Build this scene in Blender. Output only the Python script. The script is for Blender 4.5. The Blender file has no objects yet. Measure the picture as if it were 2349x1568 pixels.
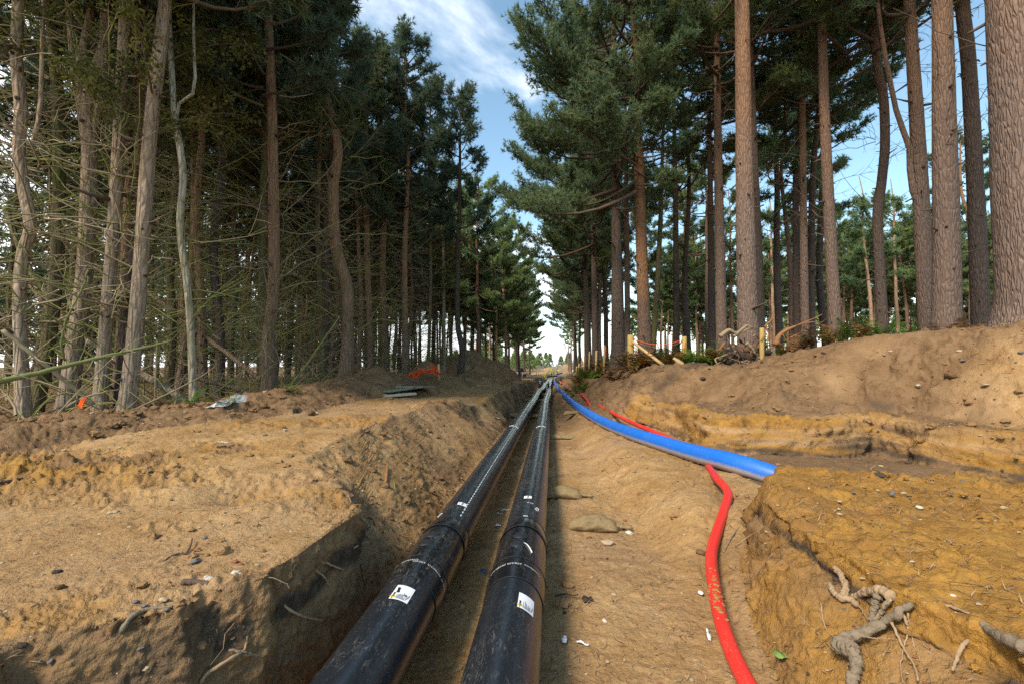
import bpy, math, random
import numpy as np
from mathutils import Vector, Matrix

# ------------------------------------------------------------------ camera, sky, sun, exposure
scene = bpy.context.scene
COL = scene.collection
FPX, CX, CY = 460.0, 512.0, 341.5            # focal length and centre in pixels of the 1024 wide frame
EYE = np.array([0.0, 0.0, 1.57])
YAW = math.atan(39 / FPX)
PITCH = math.atan(23.5 / FPX)
cam_d = bpy.data.cameras.new('camera')
cam = bpy.data.objects.new('camera', cam_d)
COL.objects.link(cam)
scene.camera = cam
cam_d.sensor_width = 36
cam_d.lens = FPX / 1024 * 36
cam_d.clip_start = 0.05
cam_d.clip_end = 3000
cam.location = EYE
cam.rotation_euler = (math.pi / 2 + PITCH, 0, YAW)

SUN_EL, SUN_AZ = math.radians(46), math.radians(-146)     # azimuth from +Y towards +X
world = bpy.data.worlds.new('World')
scene.world = world
world.use_nodes = True
wn, wl = world.node_tree.nodes, world.node_tree.links
wn.clear()
w_out = wn.new('ShaderNodeOutputWorld')
w_bg = wn.new('ShaderNodeBackground')
w_sky = wn.new('ShaderNodeTexSky')
w_sky.sky_type = 'NISHITA'
w_sky.sun_disc = False
w_sky.sun_elevation = SUN_EL
w_sky.sun_rotation = SUN_AZ
w_sky.air_density = 1.0
w_sky.dust_density = 0.6
w_sky.ozone_density = 1.6
w_bg.inputs['Strength'].default_value = 0.15
w_tc = wn.new('ShaderNodeTexCoord')
w_sep = wn.new('ShaderNodeSeparateXYZ')
wl.new(w_tc.outputs['Generated'], w_sep.inputs[0])


def wmath(op, a, b=None, c=None, clamp=False):
    n = wn.new('ShaderNodeMath')
    n.operation = op
    n.use_clamp = clamp
    for i, v in enumerate((a, b, c)):
        if v is None:
            continue
        if isinstance(v, (int, float)):
            n.inputs[i].default_value = v
        else:
            wl.new(v, n.inputs[i])
    return n.outputs[0]


w_den = wmath('ADD', wmath('MAXIMUM', w_sep.outputs[2], 0.0), 0.22)
w_px = wmath('DIVIDE', w_sep.outputs[0], w_den)
w_py = wmath('DIVIDE', w_sep.outputs[1], w_den)
w_cmb = wn.new('ShaderNodeCombineXYZ')
wl.new(w_px, w_cmb.inputs[0])
wl.new(w_py, w_cmb.inputs[1])
w_cmb.inputs[2].default_value = 3.7
w_no = wn.new('ShaderNodeTexNoise')
w_no.inputs['Scale'].default_value = 1.5
w_no.inputs['Detail'].default_value = 9
w_no.inputs['Roughness'].default_value = 0.58
w_no.inputs['Distortion'].default_value = 0.35
wl.new(w_cmb.outputs[0], w_no.inputs['Vector'])
# more cloud low over the horizon and in the west (towards the sun side)
w_low = wmath('MULTIPLY', wmath('POWER', wmath('SUBTRACT', 1.0, wmath('MAXIMUM', w_sep.outputs[2], 0.0)), 4.0), 0.34)
w_west = wmath('MULTIPLY', w_sep.outputs[0], -0.22)
w_bias = wmath('ADD', wmath('ADD', w_no.outputs[0], w_low), w_west)
w_mr = wn.new('ShaderNodeMapRange')
w_mr.interpolation_type = 'SMOOTHSTEP'
w_mr.inputs['From Min'].default_value = 0.60
w_mr.inputs['From Max'].default_value = 0.84
wl.new(w_bias, w_mr.inputs['Value'])
w_mix = wn.new('ShaderNodeMixRGB')
wl.new(w_mr.outputs[0], w_mix.inputs[0])
w_tint = wn.new('ShaderNodeMixRGB')
w_tint.blend_type = 'MULTIPLY'
w_tint.inputs[0].default_value = 1
wl.new(w_sky.outputs[0], w_tint.inputs[1])
w_tint.inputs[2].default_value = (.60, .64, .55, 1)
wl.new(w_tint.outputs[0], w_mix.inputs[1])
w_mix.inputs[2].default_value = (4.2, 4.3, 4.4, 1)
wl.new(w_mix.outputs[0], w_bg.inputs[0])
wl.new(w_bg.outputs[0], w_out.inputs[0])

sun_d = bpy.data.lights.new('sun', 'SUN')
sun_d.energy = 1.75
sun_d.angle = math.radians(14.0)
sun_d.color = (1.0, 0.86, 0.68)
sun = bpy.data.objects.new('sun', sun_d)
COL.objects.link(sun)
SUN_DIR = Vector((math.sin(SUN_AZ) * math.cos(SUN_EL), math.cos(SUN_AZ) * math.cos(SUN_EL), math.sin(SUN_EL)))
sun.rotation_euler = SUN_DIR.to_track_quat('Z', 'Y').to_euler()
sun.location = SUN_DIR * 60

scene.view_settings.view_transform = 'Standard'
scene.view_settings.look = 'None'
scene.view_settings.exposure = 1.75
scene.view_settings.gamma = 1
scene.view_settings.use_curve_mapping = False
scene.render.engine = 'CYCLES'
scene.cycles.max_bounces = 7
scene.cycles.diffuse_bounces = 3
scene.cycles.transparent_max_bounces = 4
scene.cycles.sample_clamp_indirect = 4
scene.cycles.use_denoising = False

# ------------------------------------------------------------------ projection helpers
ca, sa, cp, sp = math.cos(YAW), math.sin(YAW), math.cos(PITCH), math.sin(PITCH)
FW = np.array([-sa * cp, ca * cp, sp])
RT = np.array([ca, sa, 0.0])
UP = np.cross(RT, FW)
K = 1024 / 2349.0


def ray(px, py):
    return FW + (px - CX) / FPX * RT + (CY - py) / FPX * UP


def at(px, py, d):                      # point seen at pixel (1024 frame) at depth d
    return EYE + d * ray(px, py)


def plane(px, py, z):                   # point seen at a pixel at height z
    r = ray(px, py)
    return EYE + r * (z - EYE[2]) / r[2]


# ------------------------------------------------------------------ noise
_rs = np.random.RandomState(7)
_perm = _rs.permutation(256).astype(np.int32)
_perm = np.concatenate([_perm, _perm, _perm])
_grad = _rs.normal(size=(256, 3)).astype(np.float32)
_grad /= np.linalg.norm(_grad, axis=1)[:, None]


def perlin(x, y, z):
    x = np.asarray(x, np.float32); y = np.asarray(y, np.float32); z = np.asarray(z, np.float32)
    x, y, z = np.broadcast_arrays(x, y, z)
    xi = np.floor(x); yi = np.floor(y); zi = np.floor(z)
    xf = x - xi; yf = y - yi; zf = z - zi
    xi = xi.astype(np.int32) & 255; yi = yi.astype(np.int32) & 255; zi = zi.astype(np.int32) & 255
    u = xf * xf * xf * (xf * (xf * 6 - 15) + 10)
    v = yf * yf * yf * (yf * (yf * 6 - 15) + 10)
    w = zf * zf * zf * (zf * (zf * 6 - 15) + 10)
    out = 0
    for dx in (0, 1):
        wx = u if dx else 1 - u
        for dy in (0, 1):
            wy = v if dy else 1 - v
            for dz in (0, 1):
                wz = w if dz else 1 - w
                h = _perm[_perm[_perm[xi + dx] + yi + dy] + zi + dz]
                g = _grad[h]
                out = out + wx * wy * wz * (g[..., 0] * (xf - dx) + g[..., 1] * (yf - dy) + g[..., 2] * (zf - dz))
    return out * 1.6


def fbm(x, y, z, octv=4, gain=0.5):
    a, s, t = 1.0, 1.0, 0
    for i in range(octv):
        t = t + a * perlin(x * s + 17.3 * i, y * s - 9.1 * i, z * s + 3.3 * i)
        a *= gain
        s *= 2.03
    return t


def sstep(a, b, x):
    t = np.clip((x - a) / (b - a), 0, 1)
    return t * t * (3 - 2 * t)


# ------------------------------------------------------------------ mesh helpers
class MB:
    """collects shapes, links them as one mesh object"""
    def __init__(s):
        s.v = []; s.q = []; s.t = []; s.n = 0; s.qm = []; s.tm = []

    def add(s, V, Q=None, T=None, m=0):
        V = np.asarray(V, float).reshape(-1, 3)
        if Q is not None and len(Q):
            Q = np.asarray(Q, int).reshape(-1, 4); s.q.append(Q + s.n); s.qm.append(np.full(len(Q), m))
        if T is not None and len(T):
            T = np.asarray(T, int).reshape(-1, 3); s.t.append(T + s.n); s.tm.append(np.full(len(T), m))
        s.v.append(V); s.n += len(V)
        return s

    def tube(s, pts, rad, k=6, m=0, cap=True, mod=None):
        V, Q, T = tube_np(pts, rad, k, cap, mod)
        return s.add(V, Q, T, m)

    def box(s, c, size, m=0, rot=None):
        c = np.asarray(c, float); h = np.asarray(size, float) / 2
        V = np.array([[x, y, z] for x in (-1, 1) for y in (-1, 1) for z in (-1, 1)], float) * h
        if rot is not None:
            V = V @ np.asarray(rot).T
        return s.add(V + c, [[0, 1, 3, 2], [4, 6, 7, 5], [0, 4, 5, 1], [2, 3, 7, 6], [0, 2, 6, 4], [1, 5, 7, 3]], None, m)

    def data(s, name, mats, smooth=True):
        V = np.concatenate(s.v) if s.v else np.zeros((0, 3))
        q = np.concatenate(s.q) if s.q else np.zeros((0, 4), int)
        t = np.concatenate(s.t) if s.t else np.zeros((0, 3), int)
        me = bpy.data.meshes.new(name)
        me.vertices.add(len(V))
        me.vertices.foreach_set('co', V.astype(np.float32).ravel())
        nl = q.size + t.size
        me.loops.add(nl)
        me.loops.foreach_set('vertex_index', np.concatenate([q.ravel(), t.ravel()]).astype(np.int32))
        me.polygons.add(len(q) + len(t))
        st = np.concatenate([np.arange(len(q)) * 4, q.size + np.arange(len(t)) * 3]).astype(np.int32)
        me.polygons.foreach_set('loop_start', st)
        if not isinstance(mats, (list, tuple)):
            mats = [mats]
        for mm in mats:
            me.materials.append(mm)
        mi = np.concatenate(([np.concatenate(s.qm)] if s.qm else []) + ([np.concatenate(s.tm)] if s.tm else []) + [np.zeros(0)])
        me.polygons.foreach_set('material_index', mi.astype(np.int32))
        me.polygons.foreach_set('use_smooth', np.full(len(q) + len(t), smooth))
        me.update(calc_edges=True)
        return me

    def build(s, name, mats, parent=None, smooth=True, loc=None):
        return link(name, s.data(name, mats, smooth), parent, loc)


def link(name, data, parent=None, loc=None):
    o = bpy.data.objects.new(name, data)
    COL.objects.link(o)
    if parent is not None:
        o.parent = parent
    if loc is not None:
        o.location = loc
    return o


def frames(P):
    P = np.asarray(P, float)
    T = np.gradient(P, axis=0)
    T /= np.linalg.norm(T, axis=1)[:, None] + 1e-12
    a = np.array([0, 0, 1.0]) if abs(T[0][2]) < 0.8 else np.array([1.0, 0, 0])
    n = np.cross(T[0], a); n /= np.linalg.norm(n)
    N = []
    for t in T:
        n = n - t * np.dot(n, t)
        n /= np.linalg.norm(n) + 1e-12
        N.append(n)
    N = np.array(N)
    return T, N, np.cross(T, N)


def tube_np(pts, rad, k=6, cap=True, mod=None):
    P = np.asarray(pts, float)
    n = len(P)
    rad = np.broadcast_to(np.asarray(rad, float), (n,))
    T, N, B = frames(P)
    th = np.arange(k) * 2 * math.pi / k
    R = rad[:, None] * np.ones(k)[None]
    if mod is not None:
        R = R * mod(th, P)
    V = P[:, None, :] + R[..., None] * (np.cos(th)[None, :, None] * N[:, None, :] + np.sin(th)[None, :, None] * B[:, None, :])
    i, j = np.meshgrid(np.arange(n - 1), np.arange(k), indexing='ij')
    j2 = (j + 1) % k
    Q = np.stack([i * k + j, i * k + j2, (i + 1) * k + j2, (i + 1) * k + j], -1).reshape(-1, 4)
    V = V.reshape(-1, 3)
    Tr = None
    if cap:
        V = np.vstack([V, P[0], P[-1]])
        a = np.arange(k)
        b = (a + 1) % k
        Tr = np.vstack([np.stack([np.full(k, n * k), b, a], 1), np.stack([np.full(k, n * k + 1), (n - 1) * k + a, (n - 1) * k + b], 1)])
    return V, Q, Tr


def spline(P, n):
    """Catmull-Rom resample to n points"""
    P = np.asarray(P, float)
    if len(P) < 3:
        t = np.linspace(0, 1, n)[:, None]
        return P[0] * (1 - t) + P[-1] * t
    Q = np.vstack([2 * P[0] - P[1], P, 2 * P[-1] - P[-2]])
    seg = np.linalg.norm(np.diff(P, axis=0), axis=1)
    cum = np.concatenate([[0], np.cumsum(seg)])
    s = np.linspace(0, cum[-1], n)
    i = np.clip(np.searchsorted(cum, s, 'right') - 1, 0, len(P) - 2)
    t = ((s - cum[i]) / (seg[i] + 1e-9))[:, None]
    a, b, c, d = Q[i], Q[i + 1], Q[i + 2], Q[i + 3]
    return 0.5 * ((2 * b) + (c - a) * t + (2 * a - 5 * b + 4 * c - d) * t ** 2 + (3 * b - a - 3 * c + d) * t ** 3)


def rough_ball(r, rng, sub=1, amp=0.25, squash=(1, 1, 1)):
    """lumpy stone-like ball: V, T"""
    V, T = ICO[sub]
    f = 1.3
    o = rng.uniform(0, 50, 3)
    dsp = 1 + amp * perlin(V[:, 0] * f + o[0], V[:, 1] * f + o[1], V[:, 2] * f + o[2]) + amp * 0.5 * perlin(V[:, 0] * 3 + o[1], V[:, 1] * 3 + o[0], V[:, 2] * 3)
    return V * dsp[:, None] * r * np.asarray(squash), T


def _ico():
    p = (1 + 5 ** .5) / 2
    V = np.array([[-1, p, 0], [1, p, 0], [-1, -p, 0], [1, -p, 0], [0, -1, p], [0, 1, p], [0, -1, -p], [0, 1, -p], [p, 0, -1], [p, 0, 1], [-p, 0, -1], [-p, 0, 1]], float)
    V /= np.linalg.norm(V[0])
    T = np.array([[0, 11, 5], [0, 5, 1], [0, 1, 7], [0, 7, 10], [0, 10, 11], [1, 5, 9], [5, 11, 4], [11, 10, 2], [10, 7, 6], [7, 1, 8], [3, 9, 4], [3, 4, 2], [3, 2, 6], [3, 6, 8], [3, 8, 9], [4, 9, 5], [2, 4, 11], [6, 2, 10], [8, 6, 7], [9, 8, 1]])
    out = {0: (V, T)}
    for s in (1, 2, 3):
        V, T = list(map(tuple, out[s - 1][0])), out[s - 1][1]
        mid = {}
        nt = []

        def m(a, b):
            k = (min(a, b), max(a, b))
            if k not in mid:
                v = (np.array(V[a]) + np.array(V[b])) / 2
                V.append(tuple(v / np.linalg.norm(v)))
                mid[k] = len(V) - 1
            return mid[k]
        for a, b, c in T:
            ab, bc, ca_ = m(a, b), m(b, c), m(c, a)
            nt += [[a, ab, ca_], [b, bc, ab], [c, ca_, bc], [ab, bc, ca_]]
        out[s] = (np.array(V), np.array(nt))
    return out


ICO = _ico()


def thing(name, label, cat, loc=(0, 0, 0), group=None, rz=0.0):
    o = bpy.data.objects.new(name, None)
    o.empty_display_size = 0.1
    COL.objects.link(o)
    o.location = loc
    o.rotation_euler = (0, 0, rz)
    return tag(o, label, cat, group)


def tag(o, label=None, cat=None, group=None, kind=None):
    if label: o['label'] = label
    if cat: o['category'] = cat
    if group: o['group'] = group
    if kind: o['kind'] = kind
    return o


# ------------------------------------------------------------------ materials
class NT:
    def __init__(s, name):
        s.m = bpy.data.materials.new(name)
        s.m.use_nodes = True
        s.t = s.m.node_tree
        s.t.nodes.clear()
        s.out = s.n('ShaderNodeOutputMaterial')

    def n(s, typ, **kw):
        n = s.t.nodes.new(typ)
        for k, v in kw.items():
            setattr(n, k, v)
        return n

    def set(s, sock, v):
        if v is None:
            return
        if hasattr(v, 'is_output') or isinstance(v, bpy.types.NodeSocket):
            s.t.links.new(v, sock)
        else:
            if isinstance(v, (tuple, list)) and len(v) == 3 and sock.type == 'RGBA':
                v = (*v, 1)
            sock.default_value = v

    def math(s, op, a, b=None, clamp=False):
        n = s.n('ShaderNodeMath', operation=op, use_clamp=clamp)
        s.set(n.inputs[0], a); s.set(n.inputs[1], b)
        return n.outputs[0]

    def mix(s, f, a, b, blend='MIX'):
        n = s.n('ShaderNodeMixRGB', blend_type=blend)
        s.set(n.inputs[0], f); s.set(n.inputs[1], a); s.set(n.inputs[2], b)
        return n.outputs[0]

    def noise(s, vec, scale, detail=4, rough=0.55, dist=0.0):
        n = s.n('ShaderNodeTexNoise')
        s.set(n.inputs['Vector'], vec)
        n.inputs['Scale'].default_value = scale
        n.inputs['Detail'].default_value = detail
        n.inputs['Roughness'].default_value = rough
        n.inputs['Distortion'].default_value = dist
        return n.outputs[0]

    def voro(s, vec, scale, feature='F1', rnd=1.0, out='Distance'):
        n = s.n('ShaderNodeTexVoronoi', feature=feature)
        s.set(n.inputs['Vector'], vec)
        n.inputs['Scale'].default_value = scale
        n.inputs['Randomness'].default_value = rnd
        return n.outputs[out]

    def ramp(s, f, a, b, lo=0.0, hi=1.0):
        n = s.n('ShaderNodeMapRange', interpolation_type='SMOOTHSTEP')
        s.set(n.inputs['Value'], f)
        n.inputs['From Min'].default_value = a
        n.inputs['From Max'].default_value = b
        n.inputs['To Min'].default_value = lo
        n.inputs['To Max'].default_value = hi
        return n.outputs[0]

    def coord(s, scale=(1, 1, 1), kind='Object'):
        t = s.n('ShaderNodeTexCoord')
        m = s.n('ShaderNodeMapping')
        s.t.links.new(t.outputs[kind], m.inputs[0])
        m.inputs['Scale'].default_value = scale
        return m.outputs[0]

    def bump(s, h, strength=0.5, dist=0.02, prev=None):
        n = s.n('ShaderNodeBump')
        n.inputs['Strength'].default_value = strength
        n.inputs['Distance'].default_value = dist
        s.set(n.inputs['Height'], h)
        if prev is not None:
            s.set(n.inputs['Normal'], prev)
        return n.outputs[0]

    def principled(s, col, rough=0.9, spec=0.2, normal=None, **kw):
        p = s.n('ShaderNodeBsdfPrincipled')
        s.set(p.inputs['Base Color'], col)
        s.set(p.inputs['Roughness'], rough)
        s.set(p.inputs['Specular IOR Level'], spec)
        if normal is not None:
            s.set(p.inputs['Normal'], normal)
        for k, v in kw.items():
            s.set(p.inputs[k], v)
        s.t.links.new(p.outputs[0], s.out.inputs[0])
        return s.m


def simple(name, col, rough=0.7, var=0.25, scale=8, spec=0.3, bump=0.0):
    t = NT(name)
    c = t.coord()
    nz = t.noise(c, scale, 5, 0.6)
    dark = tuple(x * (1 - var) for x in col)
    lite = tuple(min(1, x * (1 + var)) for x in col)
    cc = t.mix(nz, dark, lite)
    nrm = t.bump(t.noise(c, scale * 4, 4), bump, 0.01) if bump else None
    return t.principled(cc, rough, spec, nrm)


def soil_material():
    t = NT('soil')
    c = t.coord()
    a = t.n('ShaderNodeAttribute', attribute_name='soil')
    sep = t.n('ShaderNodeSeparateColor')
    t.t.links.new(a.outputs['Color'], sep.inputs[0])
    n1 = t.noise(c, 0.9, 6, 0.6)
    n2 = t.noise(c, 5.0, 6, 0.65)
    n3 = t.noise(c, 26.0, 5, 0.7)
    n4 = t.noise(c, 120.0, 3, 0.7)

    def mask(ch, amt=0.55):
        v = t.math('ADD', ch, t.math('MULTIPLY', t.math('SUBTRACT', n2, 0.5), amt))
        v = t.math('ADD', v, t.math('MULTIPLY', t.math('SUBTRACT', n3, 0.5), amt * 0.7))
        return t.ramp(v, 0.22, 0.72)
    sand = t.mix(t.ramp(n1, 0.35, 0.65), (0.39, 0.235, 0.095), (0.49, 0.32, 0.155))
    sand = t.mix(t.ramp(t.noise(c, 2.3, 6, 0.7, 0.6), 0.47, 0.66, 0, 0.75), sand, (0.30, 0.165, 0.058))
    sand = t.mix(t.ramp(t.noise(c, 0.35, 4), 0.45, 0.65, 0, 0.5), sand, (0.36, 0.24, 0.15))
    sand = t.mix(t.ramp(n2, 0.5, 0.75, 0, 0.5), sand, (0.28, 0.155, 0.062))
    clay = t.mix(t.ramp(n2, 0.35, 0.65), (0.29, 0.15, 0.036), (0.42, 0.225, 0.048))
    clay = t.mix(t.ramp(n1, 0.5, 0.7, 0, 0.6), clay, (0.25, 0.14, 0.06))
    brown = t.mix(t.ramp(n2, 0.3, 0.7), (0.165, 0.098, 0.048), (0.285, 0.178, 0.095))
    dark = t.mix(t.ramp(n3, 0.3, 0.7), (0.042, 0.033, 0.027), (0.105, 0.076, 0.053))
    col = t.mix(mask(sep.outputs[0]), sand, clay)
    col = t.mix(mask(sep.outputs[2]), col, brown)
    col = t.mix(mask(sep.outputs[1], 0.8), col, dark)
    # fine grain, damp specks and pale grit
    col = t.mix(t.ramp(n3, 0.3, 0.75, 0.32, 0.0), col, (0.07, 0.045, 0.025))
    col = t.mix(t.ramp(n4, 0.25, 0.5, 0.28, 0.0), col, (0.06, 0.04, 0.025))
    vo = t.voro(c, 55)
    col = t.mix(t.ramp(vo, 0.10, 0.16, 0.5, 0.0), col, t.mix(n2, (0.10, 0.07, 0.05), (0.42, 0.31, 0.19)))
    h = t.math('ADD', t.math('MULTIPLY', n3, 1.0), t.math('MULTIPLY', n4, 0.35))
    h = t.math('ADD', h, t.math('MULTIPLY', t.noise(c, 11, 5, 0.7), 1.2))
    nrm = t.bump(h, 0.7, 0.04)
    return t.principled(col, 0.95, 0.12, nrm)


def bark_material(name, low, high, z0, z1, scale=7.0, moss=0.0, crack=0.5):
    t = NT(name)
    cb_ = t.coord((1, 1, 0.17))
    nd_ = t.n('ShaderNodeTexNoise')
    t.set(nd_.inputs['Vector'], cb_)
    nd_.inputs['Scale'].default_value = scale * .8
    nd_.inputs['Detail'].default_value = 3
    va = t.n('ShaderNodeVectorMath', operation='MULTIPLY_ADD')
    t.set(va.inputs[0], nd_.outputs['Color'])
    va.inputs[1].default_value = (.9 / scale, .9 / scale, .6 / scale)
    t.set(va.inputs[2], cb_)
    c = va.outputs[0]
    c0 = t.coord()
    sp_ = t.n('ShaderNodeSeparateXYZ')
    tc = t.n('ShaderNodeTexCoord')
    t.t.links.new(tc.outputs['Object'], sp_.inputs[0])
    oi = t.n('ShaderNodeObjectInfo')
    nA = t.noise(c0, 1.2, 4)
    zf = t.math('ADD', sp_.outputs[2], t.math('MULTIPLY', t.math('SUBTRACT', nA, 0.5), 3.0))
    f = t.ramp(zf, z0, z1)
    n2 = t.noise(c, scale * 2.2, 5, 0.65)
    vd = t.voro(c, scale, 'DISTANCE_TO_EDGE', 1.0)
    base = t.mix(f, low, high)
    base = t.mix(t.ramp(n2, 0.3, 0.7, 0.45, 0.0), base, tuple(x * 0.4 for x in low))
    base = t.mix(t.ramp(t.noise(c, scale * 6, 4, 0.7), 0.5, 0.72, 0.0, 0.45), base, tuple(min(1, x * 1.9) for x in low))
    base = t.mix(t.ramp(vd, 0.0, 0.10, crack, 0.0), base, tuple(x * 0.22 for x in low))
    base = t.mix(t.ramp(oi.outputs['Random'], 0, 1, 0.0, 0.35), base, tuple(x * 0.55 for x in low))
    if moss:
        base = t.mix(t.ramp(t.noise(c0, 2.1, 4), 0.45, 0.68, 0.0, moss), base, (0.085, 0.095, 0.025))
    h = t.math('ADD', t.ramp(vd, 0.0, 0.25), t.math('MULTIPLY', n2, 0.6))
    return t.principled(base, 0.92, 0.12, t.bump(h, 0.7, 0.03))


def needle_material(name, cols, transl=0.46):
    t = NT(name)
    oi = t.n('ShaderNodeObjectInfo')
    c = t.coord()
    n1 = t.noise(c, 0.9, 3)
    n2 = t.noise(c, 7, 2)
    col = t.mix(t.ramp(n1, 0.36, 0.64), cols[0], cols[1])
    col = t.mix(t.ramp(oi.outputs['Random'], 0, 1, 0.0, 0.55), col, cols[2])
    col = t.mix(t.ramp(n2, 0.62, 0.74, 0, 0.65), col, cols[3])
    d = t.n('ShaderNodeBsdfDiffuse')
    t.set(d.inputs[0], col)
    tr = t.n('ShaderNodeBsdfTranslucent')
    t.set(tr.inputs[0], col)
    mx = t.n('ShaderNodeMixShader')
    mx.inputs[0].default_value = transl
    t.t.links.new(d.outputs[0], mx.inputs[1])
    t.t.links.new(tr.outputs[0], mx.inputs[2])
    t.t.links.new(mx.outputs[0], t.out.inputs[0])
    return t.m


def pipe_material(name, col, dust, rough, spots=0.5, under=0.0, spec=.65):
    t = NT(name)
    c = t.coord()
    cs = t.coord((3, 0.7, 3))
    n1 = t.noise(c, 2.2, 5, 0.6)
    n2 = t.noise(cs, 18, 6, 0.75, 1.5)
    n3 = t.noise(c, 140, 2, 0.6)
    geo = t.n('ShaderNodeNewGeometry')
    f = t.math('MULTIPLY', t.ramp(n1, 0.42, 0.72), t.ramp(n2, 0.5, 0.7))
    f2 = t.math('MULTIPLY', t.ramp(n3, 0.66, 0.72), t.ramp(t.noise(c, 9, 3), 0.42, 0.62, 0, spots))
    ff = t.math('MAXIMUM', t.math('MULTIPLY', f, 0.55), f2)
    if under:
        sn = t.n('ShaderNodeSeparateXYZ')
        t.t.links.new(geo.outputs['Normal'], sn.inputs[0])
        fu = t.ramp(t.math('ADD', sn.outputs[2], t.math('MULTIPLY', t.math('SUBTRACT', n2, .5), .7)), -.45, .05, under, 0.0)
        ff = t.math('MAXIMUM', ff, fu)
    cc = t.mix(ff, col, dust)
    r = t.math('ADD', t.math('MULTIPLY', ff, 0.45), t.math('MULTIPLY', n1, 0.15))
    r = t.math('ADD', r, rough)
    return t.principled(cc, r, spec, t.bump(t.noise(c, 4, 3), 0.05, 0.02))


M = {}
M['soil'] = soil_material()
M['bark_mature'] = bark_material('bark_mature', (0.22, 0.16, 0.13), (0.31, 0.17, 0.09), 4.0, 9.0, 20.0)
M['bark_dark'] = bark_material('bark_dark', (0.12, 0.093, 0.078), (0.18, 0.11, 0.07), 4, 10, 20.0)
M['bark_orange'] = bark_material('bark_orange', (0.17, 0.115, 0.085), (0.34, 0.165, 0.07), 1.6, 4.0, 20.0)
M['bark_tan'] = bark_material('bark_tan', (0.36, 0.285, 0.215), (0.34, 0.24, 0.16), 0.5, 5.0, 14.0, 0.25)
M['bark_left'] = bark_material('bark_left', (0.22, 0.155, 0.11), (0.32, 0.185, 0.105), 0.8, 4.0, 14.0, 0.3)
M['bark_moss'] = bark_material('bark_moss', (0.16, 0.135, 0.075), (0.155, 0.125, 0.07), 0.8, 4.0, 11.0, 0.75)
M['bark_pale'] = bark_material('bark_pale', (0.40, 0.29, 0.22), (0.46, 0.28, 0.17), 1, 5, 8.0, 0, 0.2)
M['bark_birch'] = bark_material('bark_birch', (0.33, 0.29, 0.21), (0.36, 0.33, 0.25), 0.5, 3, 12, 0.55, 0.6)
M['twig_moss'] = simple('twig_moss', (0.19, 0.20, 0.062), 0.9, 0.45, 3)
M['twig_grey'] = simple('twig_grey', (0.235, 0.19, 0.12), 0.9, 0.4, 4)
M['limb'] = simple('limb', (0.095, 0.065, 0.045), 0.9, 0.4, 5)
M['needles_blue'] = needle_material('needles_blue', [(0.15, 0.215, 0.105), (0.21, 0.245, 0.09), (0.12, 0.19, 0.12), (0.28, 0.20, 0.06)])
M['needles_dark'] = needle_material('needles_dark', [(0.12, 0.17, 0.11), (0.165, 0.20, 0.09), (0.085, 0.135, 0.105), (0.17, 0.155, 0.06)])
M['needles_lit'] = needle_material('needles_lit', [(0.18, 0.27, 0.12), (0.24, 0.29, 0.10), (0.16, 0.26, 0.14), (0.25, 0.24, 0.09)], 0.35)  # lighter greens: the sunlit look of these crowns is put into the colour
M['leaves_birch'] = needle_material('leaves_birch', [(0.07, 0.085, 0.025), (0.12, 0.115, 0.03), (0.05, 0.07, 0.03), (0.19, 0.15, 0.03)], 0.4)
M['fern_green'] = needle_material('fern_green', [(0.055, 0.115, 0.02), (0.09, 0.15, 0.03), (0.07, 0.12, 0.02), (0.14, 0.14, 0.03)], 0.35)
M['fern_brown'] = needle_material('fern_brown', [(0.17, 0.085, 0.032), (0.22, 0.12, 0.045), (0.14, 0.07, 0.03), (0.25, 0.15, 0.05)], 0.2)
M['pipe_black'] = pipe_material('pipe_black', (0.012, 0.015, 0.020), (0.30, 0.27, 0.23), 0.20, 0.7)
M['sleeve_black'] = pipe_material('sleeve_black', (0.007, 0.008, 0.010), (0.26, 0.23, 0.20), 0.17, 0.35)
M['pipe_blue'] = pipe_material('pipe_blue', (0.013, 0.13, 0.55), (0.44, 0.38, 0.30), 0.36, 0.9, .85, .35)
M['pipe_red'] = pipe_material('pipe_red', (0.60, 0.03, 0.022), (0.42, 0.24, 0.15), 0.34, 0.8, .5, .4)

# ------------------------------------------------------------------ the ground
def poly_interp(pts):
    P = np.array(pts, float)
    P = P[np.argsort(P[:, 0])]
    return lambda y: np.interp(y, P[:, 0], P[:, 1])


def W(pts):
    """pixel (1024 frame) + height -> (x, y) in plan"""
    return [tuple(plane(*p)[:2]) for p in pts]


def G(y):
    return -1.25 * np.clip(np.asarray(y, float) / 85, 0, 1) ** 1.6


_lip = W([(0, 641, .68), (100, 626, .68), (174, 610, .68), (244, 580, .68), (305, 558, .68), (340, 530, .68), (360, 510, .70), (354, 490, .76), (332, 470, .8), (305, 449, .82), (370, 425, .82), (430, 402, .82)])
XL = poly_interp([(-3, -2.6), (0.6, -2.0)] + [(p[1], p[0]) for p in _lip] + [(11, -2.0), (12.2, -1.62), (25, -1.6), (60, -1.55), (90, -1.5), (110, -1.5)])
XLF = poly_interp([(-3, -1.25), (1, -1.2), (2, -1.13), (3, -1.12), (6, -1.2), (100, -1.2)])
XR0 = poly_interp([(-3, 0.8), (2.3, .84), (4, .8), (6, .62), (10, .4), (25, .12), (40, .12), (100, .5)])
XR1 = poly_interp([(-3, 1.3), (2.3, 1.3), (4, 1.45), (6, 1.3), (10, 1.0), (25, .36), (40, .35), (100, .8)])
ZB = poly_interp([(-3, .02), (2.8, .03), (3.6, .13), (4.4, .28), (5.2, .30), (12, .28), (30, .26), (100, .2)])
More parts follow.
